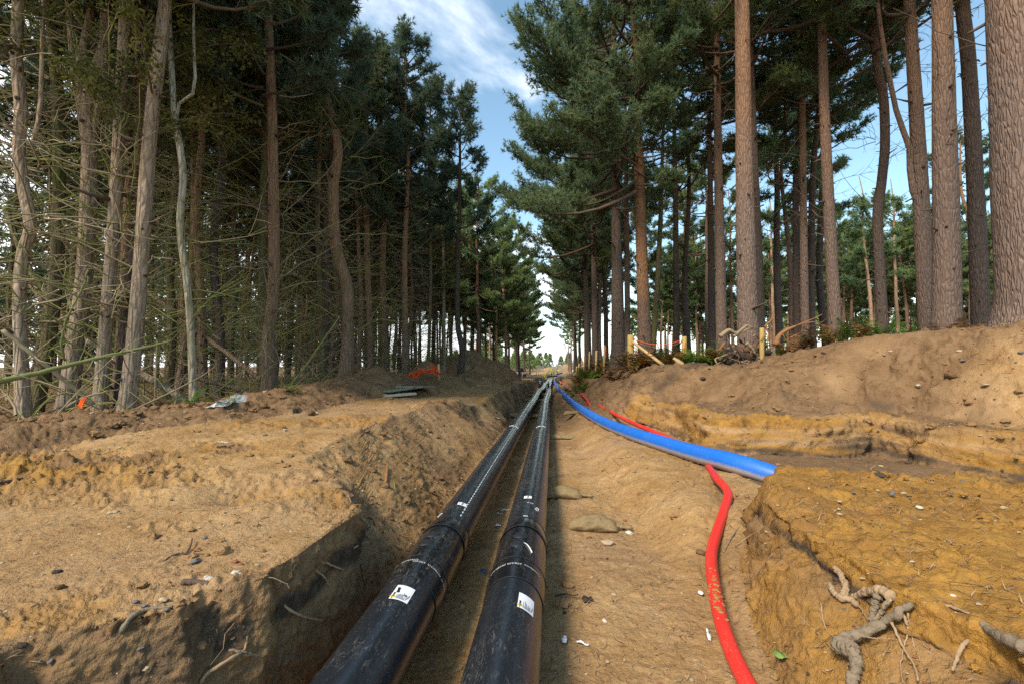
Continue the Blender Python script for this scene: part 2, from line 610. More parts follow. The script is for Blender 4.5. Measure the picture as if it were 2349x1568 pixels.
_wall = np.array([(30.0, 30.0)] * 0 + W([(601, 390, .8), (638, 397.6, .8), (683, 405, .8), (709.6, 414.7, .8), (746.7, 416.6, .8), (825.5, 418, .8), (870.9, 416.5, .8), (931.5, 424, .8), (1024, 433, .8)]) + [(6.9, 4.3), (9.5, 3.4), (16, 2.5)])
_wall = np.vstack([[_wall[0][0] - 0.25, _wall[0][1] + 6], _wall])
_rear = np.array(W([(742, 480, .64), (745, 473, .65), (771, 463, .65), (840, 465, .65), (940, 474, .65), (1024, 484, .65)]) + [(4.7, 2.0), (5.2, -4)])
XBF = poly_interp([(-4, .95), (1, 1.0), (2.27, 1.08), (2.9, 1.18), (3.6, 1.38), (4.05, 1.66), (4.5, 2.0), (6, 4)])
XBW = poly_interp([(-4, .8), (1, .8), (2.0, .68), (2.6, .5), (3.3, .30), (4.0, .12), (6, .1)])
XB = poly_interp([(-3, -6.6), (2, -6.4), (4.3, -5.75), (6, -4.95), (7.2, -4.75), (12, -4.9), (25, -5.2), (60, -6)])
ZBM = poly_interp([(-3, .05), (3, .14), (5, .16), (6.5, .22), (8, .34), (10, .40), (14, .3), (25, .15), (60, 0)])
CREST = poly_interp([(-4, 1.58), (17, 1.58), (30, 1.5), (60, 1.45), (110, 1.4)])
RED_PX = [(741, 671, .07), (719, 610, .08), (711.4, 553.6, .11), (721, 519, .18), (728, 492.6, .26), (717, 478, .29), (708, 466, .30)]
RED_W = np.array([plane(*p) for p in RED_PX])
RED_Y = poly_interp([(p[1], p[0]) for p in RED_W])


def sd_line(x, y, P, close):
    """distance to an open polyline, positive inside the polygon it forms with the points in close"""
    best = np.full(np.shape(x), 1e9)
    for a, b in zip(P[:-1], P[1:]):
        dx, dy = b - a
        t = np.clip(((x - a[0]) * dx + (y - a[1]) * dy) / (dx * dx + dy * dy), 0, 1)
        ex, ey = x - a[0] - t * dx, y - a[1] - t * dy
        best = np.minimum(best, ex * ex + ey * ey)
    Q = np.vstack([P, close])
    ins = np.zeros(np.shape(x), bool)
    for a, b in zip(Q, np.roll(Q, -1, 0)):
        if a[1] == b[1]:
            continue
        c = ((a[1] > y) != (b[1] > y)) & (x < (b[0] - a[0]) * (y - a[1]) / (b[1] - a[1]) + a[0])
        ins ^= c
    return np.sqrt(best) * np.where(ins, 1, -1)


WALL_C = np.array([(80, 2.0), (80, 20.6)])
REAR_C = np.array([(5.3, -30), (-8, -30), (-8, 4.0)])


def mound(x, y, cx, cy, rx, ry, h, p=1.6):
    r = np.sqrt(((x - cx) / rx) ** 2 + ((y - cy) / ry) ** 2)
    return h * np.clip(1 - r ** p, 0, 1) * (1 + 0.12 * np.cos(7 * r))


def MND(x, y):
    return mound(x, y, -4.9, 12.6, 1.9, 2.2, .42) + mound(x, y, -4.85, 18, 1.9, 2.2, .72) + mound(x, y, -3.35, 21.5, 1.7, 2.0, .85) + mound(x, y, -5.6, 31, 3.6, 4.0, 1.75, 2.6)


def H(x, y):
    x = np.asarray(x, float); y = np.asarray(y, float)
    wob = 0.10 * perlin(x * 1.1, y * 1.1, 0.5) + 0.05 * perlin(x * 3.1, y * 3.1, 4.5)
    big = 0.5 * perlin(x * .45 + 5, y * .45, 1.5)
    # ---- left bank
    xt = XL(y) + wob * np.where(y < 3.2, .45, 1.2)
    xf = XLF(y) + wob * 0.3
    nick = .16 * perlin(x * 3.7, y * 3.7, 2.2) + .085 * perlin(x * 9, y * 9, 5.2)
    xt = np.minimum(xt + nick * sstep(4.5, 3, y), xf - 0.05)
    zt = np.interp(y, [0, 3, 5, 20], [.68, .69, .82, .80])
    t = np.clip((xf - x) / (xf - xt), 0, 1)
    steep = sstep(.9, .35, xf - xt)
    prof = t ** np.where(steep > .5, 0.8, 0.95)
    zl = zt * prof
    inl = sstep(0, 0.6, xt - x)
    zl = zl + inl * (0.035 * big + 0.05 * wob)
    # lip lump near the viewer, tyre hole, hollow front-left corner
    zl = zl + 0.05 * inl * np.exp(-((x + 1.75) ** 2 / .25 + (y - 2.9) ** 2 / .5))
    zl = zl - 0.13 * np.exp(-((x + 2.05) ** 2 / .10 + (y - 3.05) ** 2 / .05)) * inl
    zl = zl + 0.05 * np.exp(-((x + 2.5) ** 2 / .10 + (y - 3.0) ** 2 / .04)) * inl
    rut = np.exp(-((x + 3.0 + .1 * y) / .22) ** 2) + np.exp(-((x + 4.3 + .02 * y) / .22) ** 2)
    zl = zl - 0.03 * rut * sstep(5, 8, y)
    db = x - XB(y)
    zl = zl + (ZBM(y) * (1 + .5 * big)) * np.exp(-(db / np.where(db > 0, .75, 1.1)) ** 2)
    zl = zl + MND(x, y)
    zl = zl - 0.25 * mound(x, y, -1.75, 11.2, .5, .9, 1.0)          # washed-out bite in the edge
    # ---- trench floor and sandy bench
    xr0, xr1 = XR0(y) + wob * .5, XR1(y) + wob * .5
    zb = ZB(y)
    zf = zb * sstep(0, 1, (x - xr0) / (xr1 - xr0)) + .012 * big
    zf = zf + .05 * np.exp(-((x - 1.5) ** 2 / .05 + (y - 4.5) ** 2 / .15))
    groove = np.exp(-((x - RED_Y(y)) / .10) ** 2) * sstep(1.5, 2, y) * sstep(5.6, 5.2, y)
    zf = zf - .06 * groove - .10 * sstep(2.2, 2.8, x) * sstep(6.2, 5.6, y)
    # ---- clay block between the two trenches
    xbf = XBF(y) + wob * .5
    wbk = XBW(y)
    sr = sd_line(x, y, _rear, REAR_C) + wob * .4                      # > 0 in front of the rear edge
    ztop = .64 + .045 * np.clip(2.6 - y, 0, 3) + .03 * np.clip(x - 2, 0, 3) + .04 * big
    tl = np.clip((x - xbf) / wbk, 0, 1)
    t1 = np.clip(tl / .74, 0, 1)
    lipn = .11 * perlin(x * 2.0, y * 2.0, 3.0) + .06 * perlin(x * 6, y * 6, 1.0)
    zk = ztop * (.66 * (1 - (1 - t1) ** 1.5) + .22 * sstep(.72 + lipn, .80 + lipn, tl) + .12 * sstep(.80, 1.5, (x - xbf) / wbk)) * sstep(-.02, .16, sr)
    z = np.maximum(zf, zk)
    # ---- back wall, terrace, spoil slope, forest ground
    sw = sd_line(x, y, _wall, WALL_C) + wob * .9
    crest = 1.58 + sstep(4.5, 6.2, x) * np.interp(y, [4, 8, 11, 13.5], [.78, .68, .50, 0])
    zw = .22 + .58 * np.clip((sw + .2) / .22, 0, 1) ** .8
    zw = zw + (crest - .80) * sstep(.75, np.clip(2.9 - .07 * y, 1.6, 3), sw) + .05 * big * sstep(.2, 1, sw)
    near = np.where(sw > -.2, np.maximum(zw, z), z)
    # ---- plain bank further along
    bx = np.clip((x - 1.05 - wob) / (1.75 + .015 * y), 0, 1)
    zbk = np.maximum(zf, .12 + (crest - .12) * (.6 * sstep(0, .5, bx) + .4 * sstep(.45, 1, bx)))
    zbk = np.where(x > .75, zbk, zf)
    flat = np.where(x > 1.15 + wob * .4, np.maximum(.78, .78 + (crest - .78) * sstep(2.6, 4.2, x)), zf)
    flat = np.where((x > .95) & (x <= 1.15 + wob * .4), zf + (.78 - zf) * sstep(.95, 1.15, x), flat)
    fb = sstep(34, 44, y)
    far = zbk * (1 - fb) + flat * fb
    fb2 = sstep(11.0, 11.9, y + .8 * wob)
    z = near * (1 - fb2) + far * fb2
    z = np.where(x < xf, zl, z)
    # ---- trench ends, everything levels out
    e = sstep(104, 108, y) * sstep(-6, -4, x) * sstep(8, 5, x)
    z = z * (1 - e) + .8 * e
    z = z + mound(x, y, 6, 215, 14, 8, 2.2)
    return z + G(y)


def hz(x, y):
    return float(H(np.array([x], float), np.array([y], float))[0])


def hit(px, py, far=300):
    r = ray(px, py)
    t = np.geomspace(.6, far, 900)
    P = EYE + t[:, None] * r
    below = np.nonzero(P[:, 2] < H(P[:, 0], P[:, 1]))[0]
    if len(below) == 0:
        return EYE + r * far
    i = below[0]
    tt = np.linspace(t[max(i - 1, 0)], t[i], 60)
    P = EYE + tt[:, None] * r
    b = np.nonzero(P[:, 2] < H(P[:, 0], P[:, 1]))[0]
    return P[b[0]] if len(b) else P[-1]


def make_ground():
    u = np.linspace(-1.42, 1.42, 720)
    azf = np.arctan(u) - YAW
    coarse = np.linspace(azf[-1], azf[0] + 2 * math.pi, 46)[1:-1]
    az = np.concatenate([azf, coarse])
    nc = len(az)
    r = np.geomspace(.25, 900, 1500)
    X = np.sin(az)[:, None] * r[None]
    Y = np.cos(az)[:, None] * r[None]
    Z = H(X, Y)
    elev = np.arctan2(Z - EYE[2], r[None])
    ds = np.abs(np.diff(elev, axis=1)) + .30 * np.hypot(np.diff(r)[None], np.diff(Z, axis=1)) / r[None, 1:]
    ds *= np.where(r[1:] < 1.0, .25, 1.0)[None] * np.where(r[1:] > 40, .45, 1.0)[None]
    kern = np.ones(9) / 9
    ds = np.apply_along_axis(lambda v: np.convolve(np.pad(v, 4, mode='wrap'), kern, 'valid'), 0, ds)
    cum = np.concatenate([np.zeros((nc, 1)), np.cumsum(ds, 1)], 1)
    nr = 680
    R = np.empty((nc, nr))
    for i in range(nc):
        R[i] = np.interp(np.linspace(0, cum[i, -1], nr), cum[i], r)
    X = np.sin(az)[:, None] * R
    Y = np.cos(az)[:, None] * R
    Z = H(X, Y)
    # normals, then crumbly relief along them
    P = np.stack([X, Y, Z], -1)
    da = np.roll(P, -1, 0) - np.roll(P, 1, 0)
    dr = np.gradient(P, axis=1)
    N = np.cross(da, dr)
    N /= np.linalg.norm(N, axis=-1)[..., None] + 1e-12
    N *= np.sign(N[..., 2:3] + 1e-9)
    slope = 1 - N[..., 2]
    g = Z - G(Y)
    xf, xt = XLF(Y), np.minimum(XL(Y), XLF(Y) - .05)
    left = X < xf
    db = X - XB(Y)
    n_lo = fbm(X * .7, Y * .7, 2.0, 3)
    n_md = perlin(X * 2.3, Y * 2.3, Z * 2.3 + 7)
    berm = left & (db < .9)
    track = left & (X < xt) & ~berm
    sw = sd_line(X, Y, _wall, WALL_C)
    sr = sd_line(X, Y, _rear, REAR_C)
    block = (~left) & (X > XBF(Y)) & (sr > 0) & (Y < 4.7)
    right = (~left) & (sw > -.21) & (Y < 11.6)
    bank = (~left) & (Y >= 11.3) & (X > 1.0)
    gap = (~left) & ~block & ~right & (X > 2.2) & (Y < 7.5)
    floor = (~left) & ~block & ~right & ~bank & ~gap
    rimd = np.clip(xt - X, 0, 9)
    churn = sstep(-.15, .35, n_lo + .35 * n_md + np.where(track, .32 * np.exp(-rimd / .9) - .30 + .42 * sstep(4.6, 3.2, Y), .2))
    near_l = sstep(5.5, 3.5, Y)
    amp = np.where(track, .006 + (.026 + .014 * near_l) * churn, .014)
    amp = np.where(floor, .008 + .010 * churn, amp)
    amp = np.where(block, .024 + .016 * churn, amp)
    amp = np.where(right, .018 + .030 * churn, amp)
    amp = np.where(berm, .034, amp)
    amp = np.where(bank, .06, amp)
    amp = np.where(left & ~track & ~berm, .020, amp)
    mnd = MND(X, Y)
    amp = np.where(left & (mnd > .04), .05, amp)
    amp = amp * (1 + .7 * sstep(.25, .8, slope))
    amp = amp * np.clip(R / 3.2, .6, 1.7)
    # soil relief: fractal with broken, crumbly edges; the finest octaves only where they are near enough to matter
    q = 0
    wx = X + .10 * perlin(X * 3, Y * 3, Z * 3); wy = Y + .10 * perlin(X * 3 + 9, Y * 3, Z * 3)
    for s_, w_, bil in ((1.3, 1.1, 0), (2.7, .95, .25), (5.6, .8, .5), (11.5, .62, .6), (24.0, .52, .5), (50.0, .36, .3), (95.0, .22, .2)):
        n = perlin(wx * s_ + s_, wy * s_, Z * s_ * 1.2 + s_)
        k = sstep(1.2, 3.5, 460 / (s_ * R)) * np.where(s_ < 4, np.maximum(sstep(2.5, 7, R), .8 * block), 1)
        q = q + w_ * k * ((1 - bil) * n + bil * (np.abs(n) * 1.9 - .42))
    ridge = perlin(X * 1.7, Y * 1.7, Z * 5.0)
    q = q + .5 * ridge * sstep(.2, .6, slope)
    D = amp * q
    tr = perlin(X * 1.2 + Y * .3, (Y * .25), 9.0)                       # drag marks along the track
    D = D + np.where(track, .010 * perlin(X * 7 + .6 * Y, Y * .6, 3.0) * (1 - churn), 0) * np.clip(R / 4, .6, 2)
    D *= sstep(.3, .6, R)
    P = P + N * D[..., None]
    # layer masks (clay, topsoil, brown) that belong to the ground itself
    clay = np.where(block, .95, 0) + np.where(right, np.where(sw < .30, .55 + .5 * perlin(X * .8, Y * .8, Z * 9), .33 + .3 * n_lo), 0)
    clay = np.where(floor & (X > .9) & (Y < 8), .25 + .2 * n_lo, clay)
    clay = np.where(track, .30 + .45 * n_lo, clay)
    darkm = np.zeros_like(X)
    wall_l = left & (X > xt - .03)
    depth_b = np.interp(Y, [0, 3, 5], [.68, .69, .82]) - g
    darkm = np.where(wall_l & (Y < 3.3), np.exp(-((depth_b - .19 - .09 * n_md - .05 * n_lo) / .07) ** 2) * sstep(-.45, .15, n_lo + .6 * perlin(X * 5, Y * 5, Z * 5) + .2), darkm)
    darkm = np.where(left & (Y < 2.0) & (X < -1.3) & (depth_b > .05), .35 + .4 * n_md, darkm)
    darkm = np.where(wall_l & (Y > 9.5), .42 + .3 * n_md, darkm)
    face = np.clip((X - XBF(Y)) / XBW(Y), 0, 2)
    bh = g + .03 * n_md + .02 * perlin(X * 6, Y * 6, 1.0)
    clay = np.where(block & (bh < .46), .66 + .3 * n_lo, clay)
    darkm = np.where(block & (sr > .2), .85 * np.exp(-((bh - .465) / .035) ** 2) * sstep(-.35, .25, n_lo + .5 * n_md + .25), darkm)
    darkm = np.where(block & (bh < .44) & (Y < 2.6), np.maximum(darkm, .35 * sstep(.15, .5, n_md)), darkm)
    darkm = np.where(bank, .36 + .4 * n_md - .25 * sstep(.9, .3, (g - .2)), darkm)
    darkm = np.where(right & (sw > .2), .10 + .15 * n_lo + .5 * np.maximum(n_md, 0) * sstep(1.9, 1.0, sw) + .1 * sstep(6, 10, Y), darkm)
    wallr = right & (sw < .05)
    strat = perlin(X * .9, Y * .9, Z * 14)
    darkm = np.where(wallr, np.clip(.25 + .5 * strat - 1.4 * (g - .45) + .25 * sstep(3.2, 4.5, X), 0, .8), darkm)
    darkm = np.where(berm, .12 + .2 * n_md, darkm)
    brown = np.where(berm, .95, 0)
    brown = np.where(block & (bh < .46), .42 + .3 * n_md, brown)
    brown = np.where(wallr, .35 + .4 * strat, brown)
    brown = np.where(gap, .95, brown)
    darkm = np.where(gap, .35, darkm)
    brown = np.where(left & (mnd > .03), .62 + .3 * n_md, brown)
    brown = np.where(wall_l, np.where(Y < 3.1, .55, .42 + .25 * n_lo), brown)
    brown = np.where(bank, .9 - .5 * sstep(40, 55, Y), brown)
    brown = np.where(right & (sw > .3), .62 + .45 * n_lo + .2 * n_md + .25 * sstep(6, 10, Y), brown)
    brown = np.where(track & (mnd < .03), brown + .45 * sstep(-.6, .4, n_md) * churn * sstep(2.5, 5, Y) + .35 * sstep(1.2, .2, db) + .35 * near_l * sstep(.2, .8, churn) * sstep(-.2, .3, n_md), brown)
    brown = np.where(floor, .22 + .25 * n_lo + .3 * sstep(6, 14, Y), brown)
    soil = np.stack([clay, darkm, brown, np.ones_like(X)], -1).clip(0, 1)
    vid = np.arange(nc * nr).reshape(nc, nr)
    a = vid; b = np.roll(vid, -1, 0)
    Q = np.stack([a[:, :-1], a[:, 1:], b[:, 1:], b[:, :-1]], -1).reshape(-1, 4)
    V = np.vstack([P.reshape(-1, 3), [[0, 0, hz(0, 0)]]])
    T = np.stack([np.roll(vid[:, 0], -1), np.full(nc, nc * nr), vid[:, 0]], 1)
    mb = MB().add(V, Q, T[:, ::-1])
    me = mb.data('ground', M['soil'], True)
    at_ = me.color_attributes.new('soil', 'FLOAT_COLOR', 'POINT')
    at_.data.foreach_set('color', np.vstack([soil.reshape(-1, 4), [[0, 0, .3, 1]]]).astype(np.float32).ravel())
    if me.polygons[10000].normal.z < 0:
        me.flip_normals()
    return tag(link('ground', me), kind='structure')


make_ground()

# ------------------------------------------------------------------ trees
def norm(v):
    v = np.asarray(v, float)
    return v / (np.linalg.norm(v, axis=-1, keepdims=True) + 1e-12)


def blades(C, D, n, length, width, rng, spread=(.25, 1.0)):
    """needle tufts: n thin blades round every centre"""
    C = np.repeat(C, n, 0); D = norm(np.repeat(D, n, 0))
    k = len(C)
    p = norm(np.cross(D, rng.normal(size=(k, 3))))
    sprd = rng.uniform(*spread, (k, 1))
    d = norm(D * (1.05 - sprd * .75) + p * sprd)
    side = norm(np.cross(d, rng.normal(size=(k, 3))))
    L = length * rng.uniform(.65, 1.25, (k, 1))
    w = width * rng.uniform(.7, 1.2, (k, 1)) * .5
    b = C - D * rng.uniform(0, .6, (k, 1)) * length
    V = np.stack([b - side * w, b + side * w, b + d * L], 1).reshape(-1, 3)
    return V, np.arange(3 * k).reshape(-1, 3)


def leaf_bits(C, n, size, jit, rng):
    C = np.repeat(C, n, 0)
    k = len(C)
    C = C + rng.normal(size=(k, 3)) * jit
    a = norm(rng.normal(size=(k, 3)))
    b = norm(np.cross(a, rng.normal(size=(k, 3))))
    s_ = size * rng.uniform(.6, 1.3, (k, 1))
    V = np.stack([C - a * s_, C + b * s_ * .6, C + a * s_, C - b * s_ * .6], 1).reshape(-1, 3)
    return V, np.arange(4 * k).reshape(-1, 4)


def crown_np(seed, Ht, zb, R, nl, kind='mature', asym=0.0, tuft=.10, blade=.17, bw=.030, nb=9, dens=1.25, gaps=.12):
    rng = np.random.default_rng(seed)
    limbs, twigs = MB(), []
    tc, td = [], []
    ga = rng.uniform(0, 6.28)
    for i in range(nl):
        t = (i + rng.uniform(0, .9)) / nl
        h = zb + (Ht - zb) * t ** .92
        az = ga + i * 2.399 + rng.normal() * .35
        if rng.uniform() < gaps:
            continue
        L = R * math.sqrt(max(.03, 1 - ((t - .32) / .70) ** 2))
        if kind == 'mature':
            el = math.radians(-6 + 50 * t + rng.normal() * 10)
        else:
            el = math.radians(14 + 44 * t + rng.normal() * 10)
        L *= rng.uniform(.55, 1.15)
        if asym:
            L *= 1 + asym * (-math.cos(az))              # longer towards -X
        s_ = np.linspace(0, 1, 7)
        out = np.array([math.cos(az), math.sin(az), 0])
        lat = np.array([-math.sin(az), math.cos(az), 0])
        w1, w2 = rng.normal(0, .10, 2)
        P = np.array([0, 0, h]) + np.outer(s_ * L * math.cos(el), out) + np.outer(L * (w1 * np.sin(s_ * 3.1) + w2 * s_ * s_), lat)
        P[:, 2] += s_ * L * math.sin(el) + .16 * L * s_ ** 2 - .10 * L * np.sin(s_ * 3.14)
        r0 = .018 + .014 * L
        limbs.tube(P, np.linspace(r0, .006, 7), 5, cap=False)
        nt = int((4 + L * 3.0) * dens)
        for j in range(nt):
            u = .48 + .52 * (j + rng.uniform(0, 1)) / nt
            f = u * 6
            k = min(int(f), 5)
            p = P[k] * (1 - (f - k)) + P[k + 1] * (f - k)
            tl = (.35 + .42 * L * (1.15 - u)) * rng.uniform(.55, 1.1) * .62
            sg = 1 if j % 2 else -1
            d = norm(out * rng.uniform(.3, 1.0) + lat * sg * rng.uniform(.2, 1.1) * (1.35 - u) + np.array([0, 0, rng.uniform(-.05, .75)]))
            q = p + d * tl + np.array([0, 0, .12 * tl])
            mid = (p + q) / 2 + rng.normal(0, .03, 3)
            twigs.append((p, mid, q))
            m = max(3, int(tl / tuft * .8))
            a = np.linspace(.45, 1.0, m)[:, None]
            c1 = p + (q - p) * a + rng.normal(0, .06, (m, 3))
            mp = rng.integers(4, 8)
            off = rng.normal(0, 1, (mp, 3)) * np.array([.15, .15, .10]) * (.7 + .6 * tl)
            tc += [c1, q + off + np.array([0, 0, .05])]
            td += [np.tile(d + np.array([0, 0, .45]), (m, 1)) + rng.normal(0, .35, (m, 3)), off * 5 + d * .5 + np.array([0, 0, .55])]
    for p, mid, q in twigs:
        limbs.tube([p, mid, q], [.009, .007, .004], 3, cap=False)
    V, T = blades(np.vstack(tc), np.vstack(td), nb, blade, bw, rng)
    return limbs, MB().add(V, None, T)


def birch_np(seed, Ht, zb, R, nl):
    rng = np.random.default_rng(seed)
    limbs = MB(); tc = []
    for i in range(nl):
        t = (i + rng.uniform(0, .9)) / nl
        h = zb + (Ht - zb) * t
        az = i * 2.399 + rng.normal() * .3
        L = R * (1 - .75 * t) * rng.uniform(.6, 1.1)
        s_ = np.linspace(0, 1, 6)
        out = np.array([math.cos(az), math.sin(az), 0])
        P = np.array([0, 0, h]) + np.outer(s_ * L, out)
        P[:, 2] += L * (1.0 * s_ - .55 * s_ ** 2)
        limbs.tube(P, np.linspace(.02, .004, 6), 4, cap=False)
        for j in range(int(6 + L * 8)):
            u = rng.uniform(.2, 1)
            p = P[0] + (P[-1] - P[0]) * u
            p[2] = np.interp(u, s_, P[:, 2])
            d = norm(rng.normal(size=3) + out * .5 + np.array([0, 0, -.5])) * rng.uniform(.2, .6)
            limbs.tube([p, p + d * .5, p + d + np.array([0, 0, -.1])], [.006, .004, .002], 3, cap=False)
            tc.append(p + d * np.linspace(.2, 1.1, 6)[:, None])
    V, Q = leaf_bits(np.vstack(tc), 5, .035, .07, rng)
    return limbs, MB().add(V, Q)


def dead_np(seed, z0, z1, n, Lm, curl=1.0, r0=.014):
    """bare lower branches with curving side twigs, on a trunk axis"""
    rng = np.random.default_rng(seed)
    mb = MB()
    for i in range(n):
        h = z0 + (z1 - z0) * rng.uniform(0, 1)
        az = rng.uniform(0, 6.28)
        L = Lm * rng.uniform(.3, 1.15)
        out = np.array([math.cos(az), math.sin(az), 0]); lat = np.array([-out[1], out[0], 0])
        s_ = np.linspace(0, 1, 7)
        el = rng.normal(.25, .35)
        c1, c2 = rng.normal(0, .22 * curl), rng.normal(.12, .3 * curl)
        P = np.array([0, 0, h]) + np.outer(s_ * L, out) + np.outer(c1 * L * s_ ** 2, lat)
        P[:, 2] += el * s_ * L + c2 * L * s_ ** 2
        P[1:] += rng.normal(0, .015 * L, (6, 3))
        mb.tube(P, np.linspace(r0 * (.5 + .4 * L), .004, 7), 4, cap=False)
        for j in range(rng.integers(2, 6)):
            k = rng.integers(1, 6)
            l2 = L * rng.uniform(.25, .6)
            d = norm(out * rng.uniform(.2, 1) + lat * rng.normal(0, 1) + np.array([0, 0, rng.normal(.1, .5)]))
            e = norm(np.cross(d, rng.normal(size=3)))
            t4 = np.linspace(0, 1, 5)
            q = P[k] + np.outer(t4 * l2, d) + np.outer(l2 * .45 * curl * t4 ** 2 * rng.choice([-1, 1]), e)
            mb.tube(q, np.linspace(.0065, .0028, 5), 3, cap=False)
            if rng.uniform() < .5:
                d2 = norm(d + rng.normal(0, .6, 3))
                mb.tube([q[2], q[2] + d2 * l2 * .25, q[2] + d2 * l2 * .45 + e * .05], [.005, .004, .002], 3, cap=False)
    return mb


NB, ND, NL = M['needles_blue'], M['needles_dark'], M['needles_lit']


def protos(tagname, args, mat):
    out = []
    for a in args:
        l, n = crown_np(**a)
        out.append((l.data(tagname + '_limbs', M['limb']), n.data(tagname + '_needles', mat, False)))
    return out


PR = {}
PR['mature'] = protos('mature', [dict(seed=s, Ht=21, zb=10.5, R=3.9, nl=46, blade=.19, bw=.036, dens=1.3) for s in (1, 2, 3)], NB)
PR['edge'] = protos('edge', [dict(seed=s, Ht=20, zb=6.2, R=3.7, nl=78, asym=.36, dens=1.6, blade=.19, bw=.036, gaps=.2) for s in (11, 12)], NB)
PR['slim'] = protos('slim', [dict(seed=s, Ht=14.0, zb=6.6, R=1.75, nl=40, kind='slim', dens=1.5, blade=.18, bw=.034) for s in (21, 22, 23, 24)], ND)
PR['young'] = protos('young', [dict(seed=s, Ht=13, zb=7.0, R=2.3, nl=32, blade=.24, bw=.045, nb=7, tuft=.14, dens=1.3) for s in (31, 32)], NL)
PR['far'] = protos('far', [dict(seed=s, Ht=18.5, zb=8.6, R=3.0, nl=44, blade=.26, bw=.048, nb=7, tuft=.14, dens=1.2, gaps=.2) for s in (41, 42)], NB)
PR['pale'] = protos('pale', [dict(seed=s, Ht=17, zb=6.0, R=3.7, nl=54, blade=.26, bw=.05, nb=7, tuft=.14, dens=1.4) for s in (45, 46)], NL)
_l, _n = birch_np(51, 13, 4, 2.2, 40)
PR['birch'] = [(_l.data('birch_limbs', M['limb']), _n.data('birch_leaves', M['leaves_birch'], False))]
_dead = [dead_np(s, .7, 7.5, 38, 1.9).data('dead_moss', M['twig_moss']) for s in (61, 62, 63)]
_dead2 = [dead_np(s, .5, 8.0, 50, 1.7).data('dead_grey', M['twig_grey']) for s in (64, 65)]
_dead_hi = [dead_np(s, 4.5, 11, 15, 1.7, .7, .012).data('dead_high', M['limb']) for s in (66, 67)]
_dead_sh = [dead_np(s, 1.5, 8, 24, .7, .5, .012).data('dead_short', M['twig_grey']) for s in (68, 69)]

rngT = np.random.default_rng(99)


def trunk_mesh(P, rad, k=10, bark=0.0, n=24, seed=0, mat=None, forks=(), flare=.3):
    """P: points from the base up, relative to the tree's base"""
    P = spline(P, n)
    R = np.interp(np.linspace(0, 1, n), np.linspace(0, 1, len(rad)), rad)
    R = R * (1 + flare * np.exp(-np.maximum(P[:, 2], 0) / .35))
    mod = None
    if bark:
        def mod(th, Q):
            z = Q[:, 2][:, None]; c = np.cos(th)[None]; s = np.sin(th)[None]
            f = 1.0 / (R[0] * .55)
            a = np.abs(perlin(c * 6.5 + seed, s * 6.5, z * f * .42))
            b = np.abs(perlin(c * 14 + seed, s * 14 + 4, z * f * 1.0))
            return 1 + bark * (np.minimum(a * 3.2, 1) + .6 * np.minimum(b * 3, 1) - .9) + .03 * perlin(c, s, z * .8 + seed)
    mb = MB().tube(P, R, k, cap=False, mod=mod)
    for F, fr in forks:
        mb.tube(spline(F, 14), np.interp(np.linspace(0, 1, 14), np.linspace(0, 1, len(fr)), fr), max(8, k // 2), cap=False)
    return mb.data('trunk', mat, True), P


def tree(name, label, cat, base, trunk_data, crown=None, crown_loc=(0, 0, 0), crown_rz=0.0, crown_s=1.0, dead=None, dead_s=1.0, group=None, needle=None, s=1.0, rz=0.0, dead_rz=None):
    t = thing(name, label, cat, base, group, rz)
    t.scale = (s, s, s)
    link('trunk', trunk_data, t)
    if crown is not None:
        lb = link('limb', crown[0], t, crown_loc)
        nd = link('crown', crown[1], t, crown_loc)
        for o in (lb, nd):
            o.rotation_euler = (0, 0, crown_rz)
            o.scale = (crown_s if not isinstance(crown_s, tuple) else crown_s)[:] if isinstance(crown_s, tuple) else (crown_s,) * 3
    if dead is not None:
        dd = tag(link('dead_branch', dead, t), kind='stuff')
        dd.rotation_euler = (0, 0, rngT.uniform(0, 6.28) if dead_rz is None else dead_rz)
        dd.scale = (dead_s,) * 3
    return t


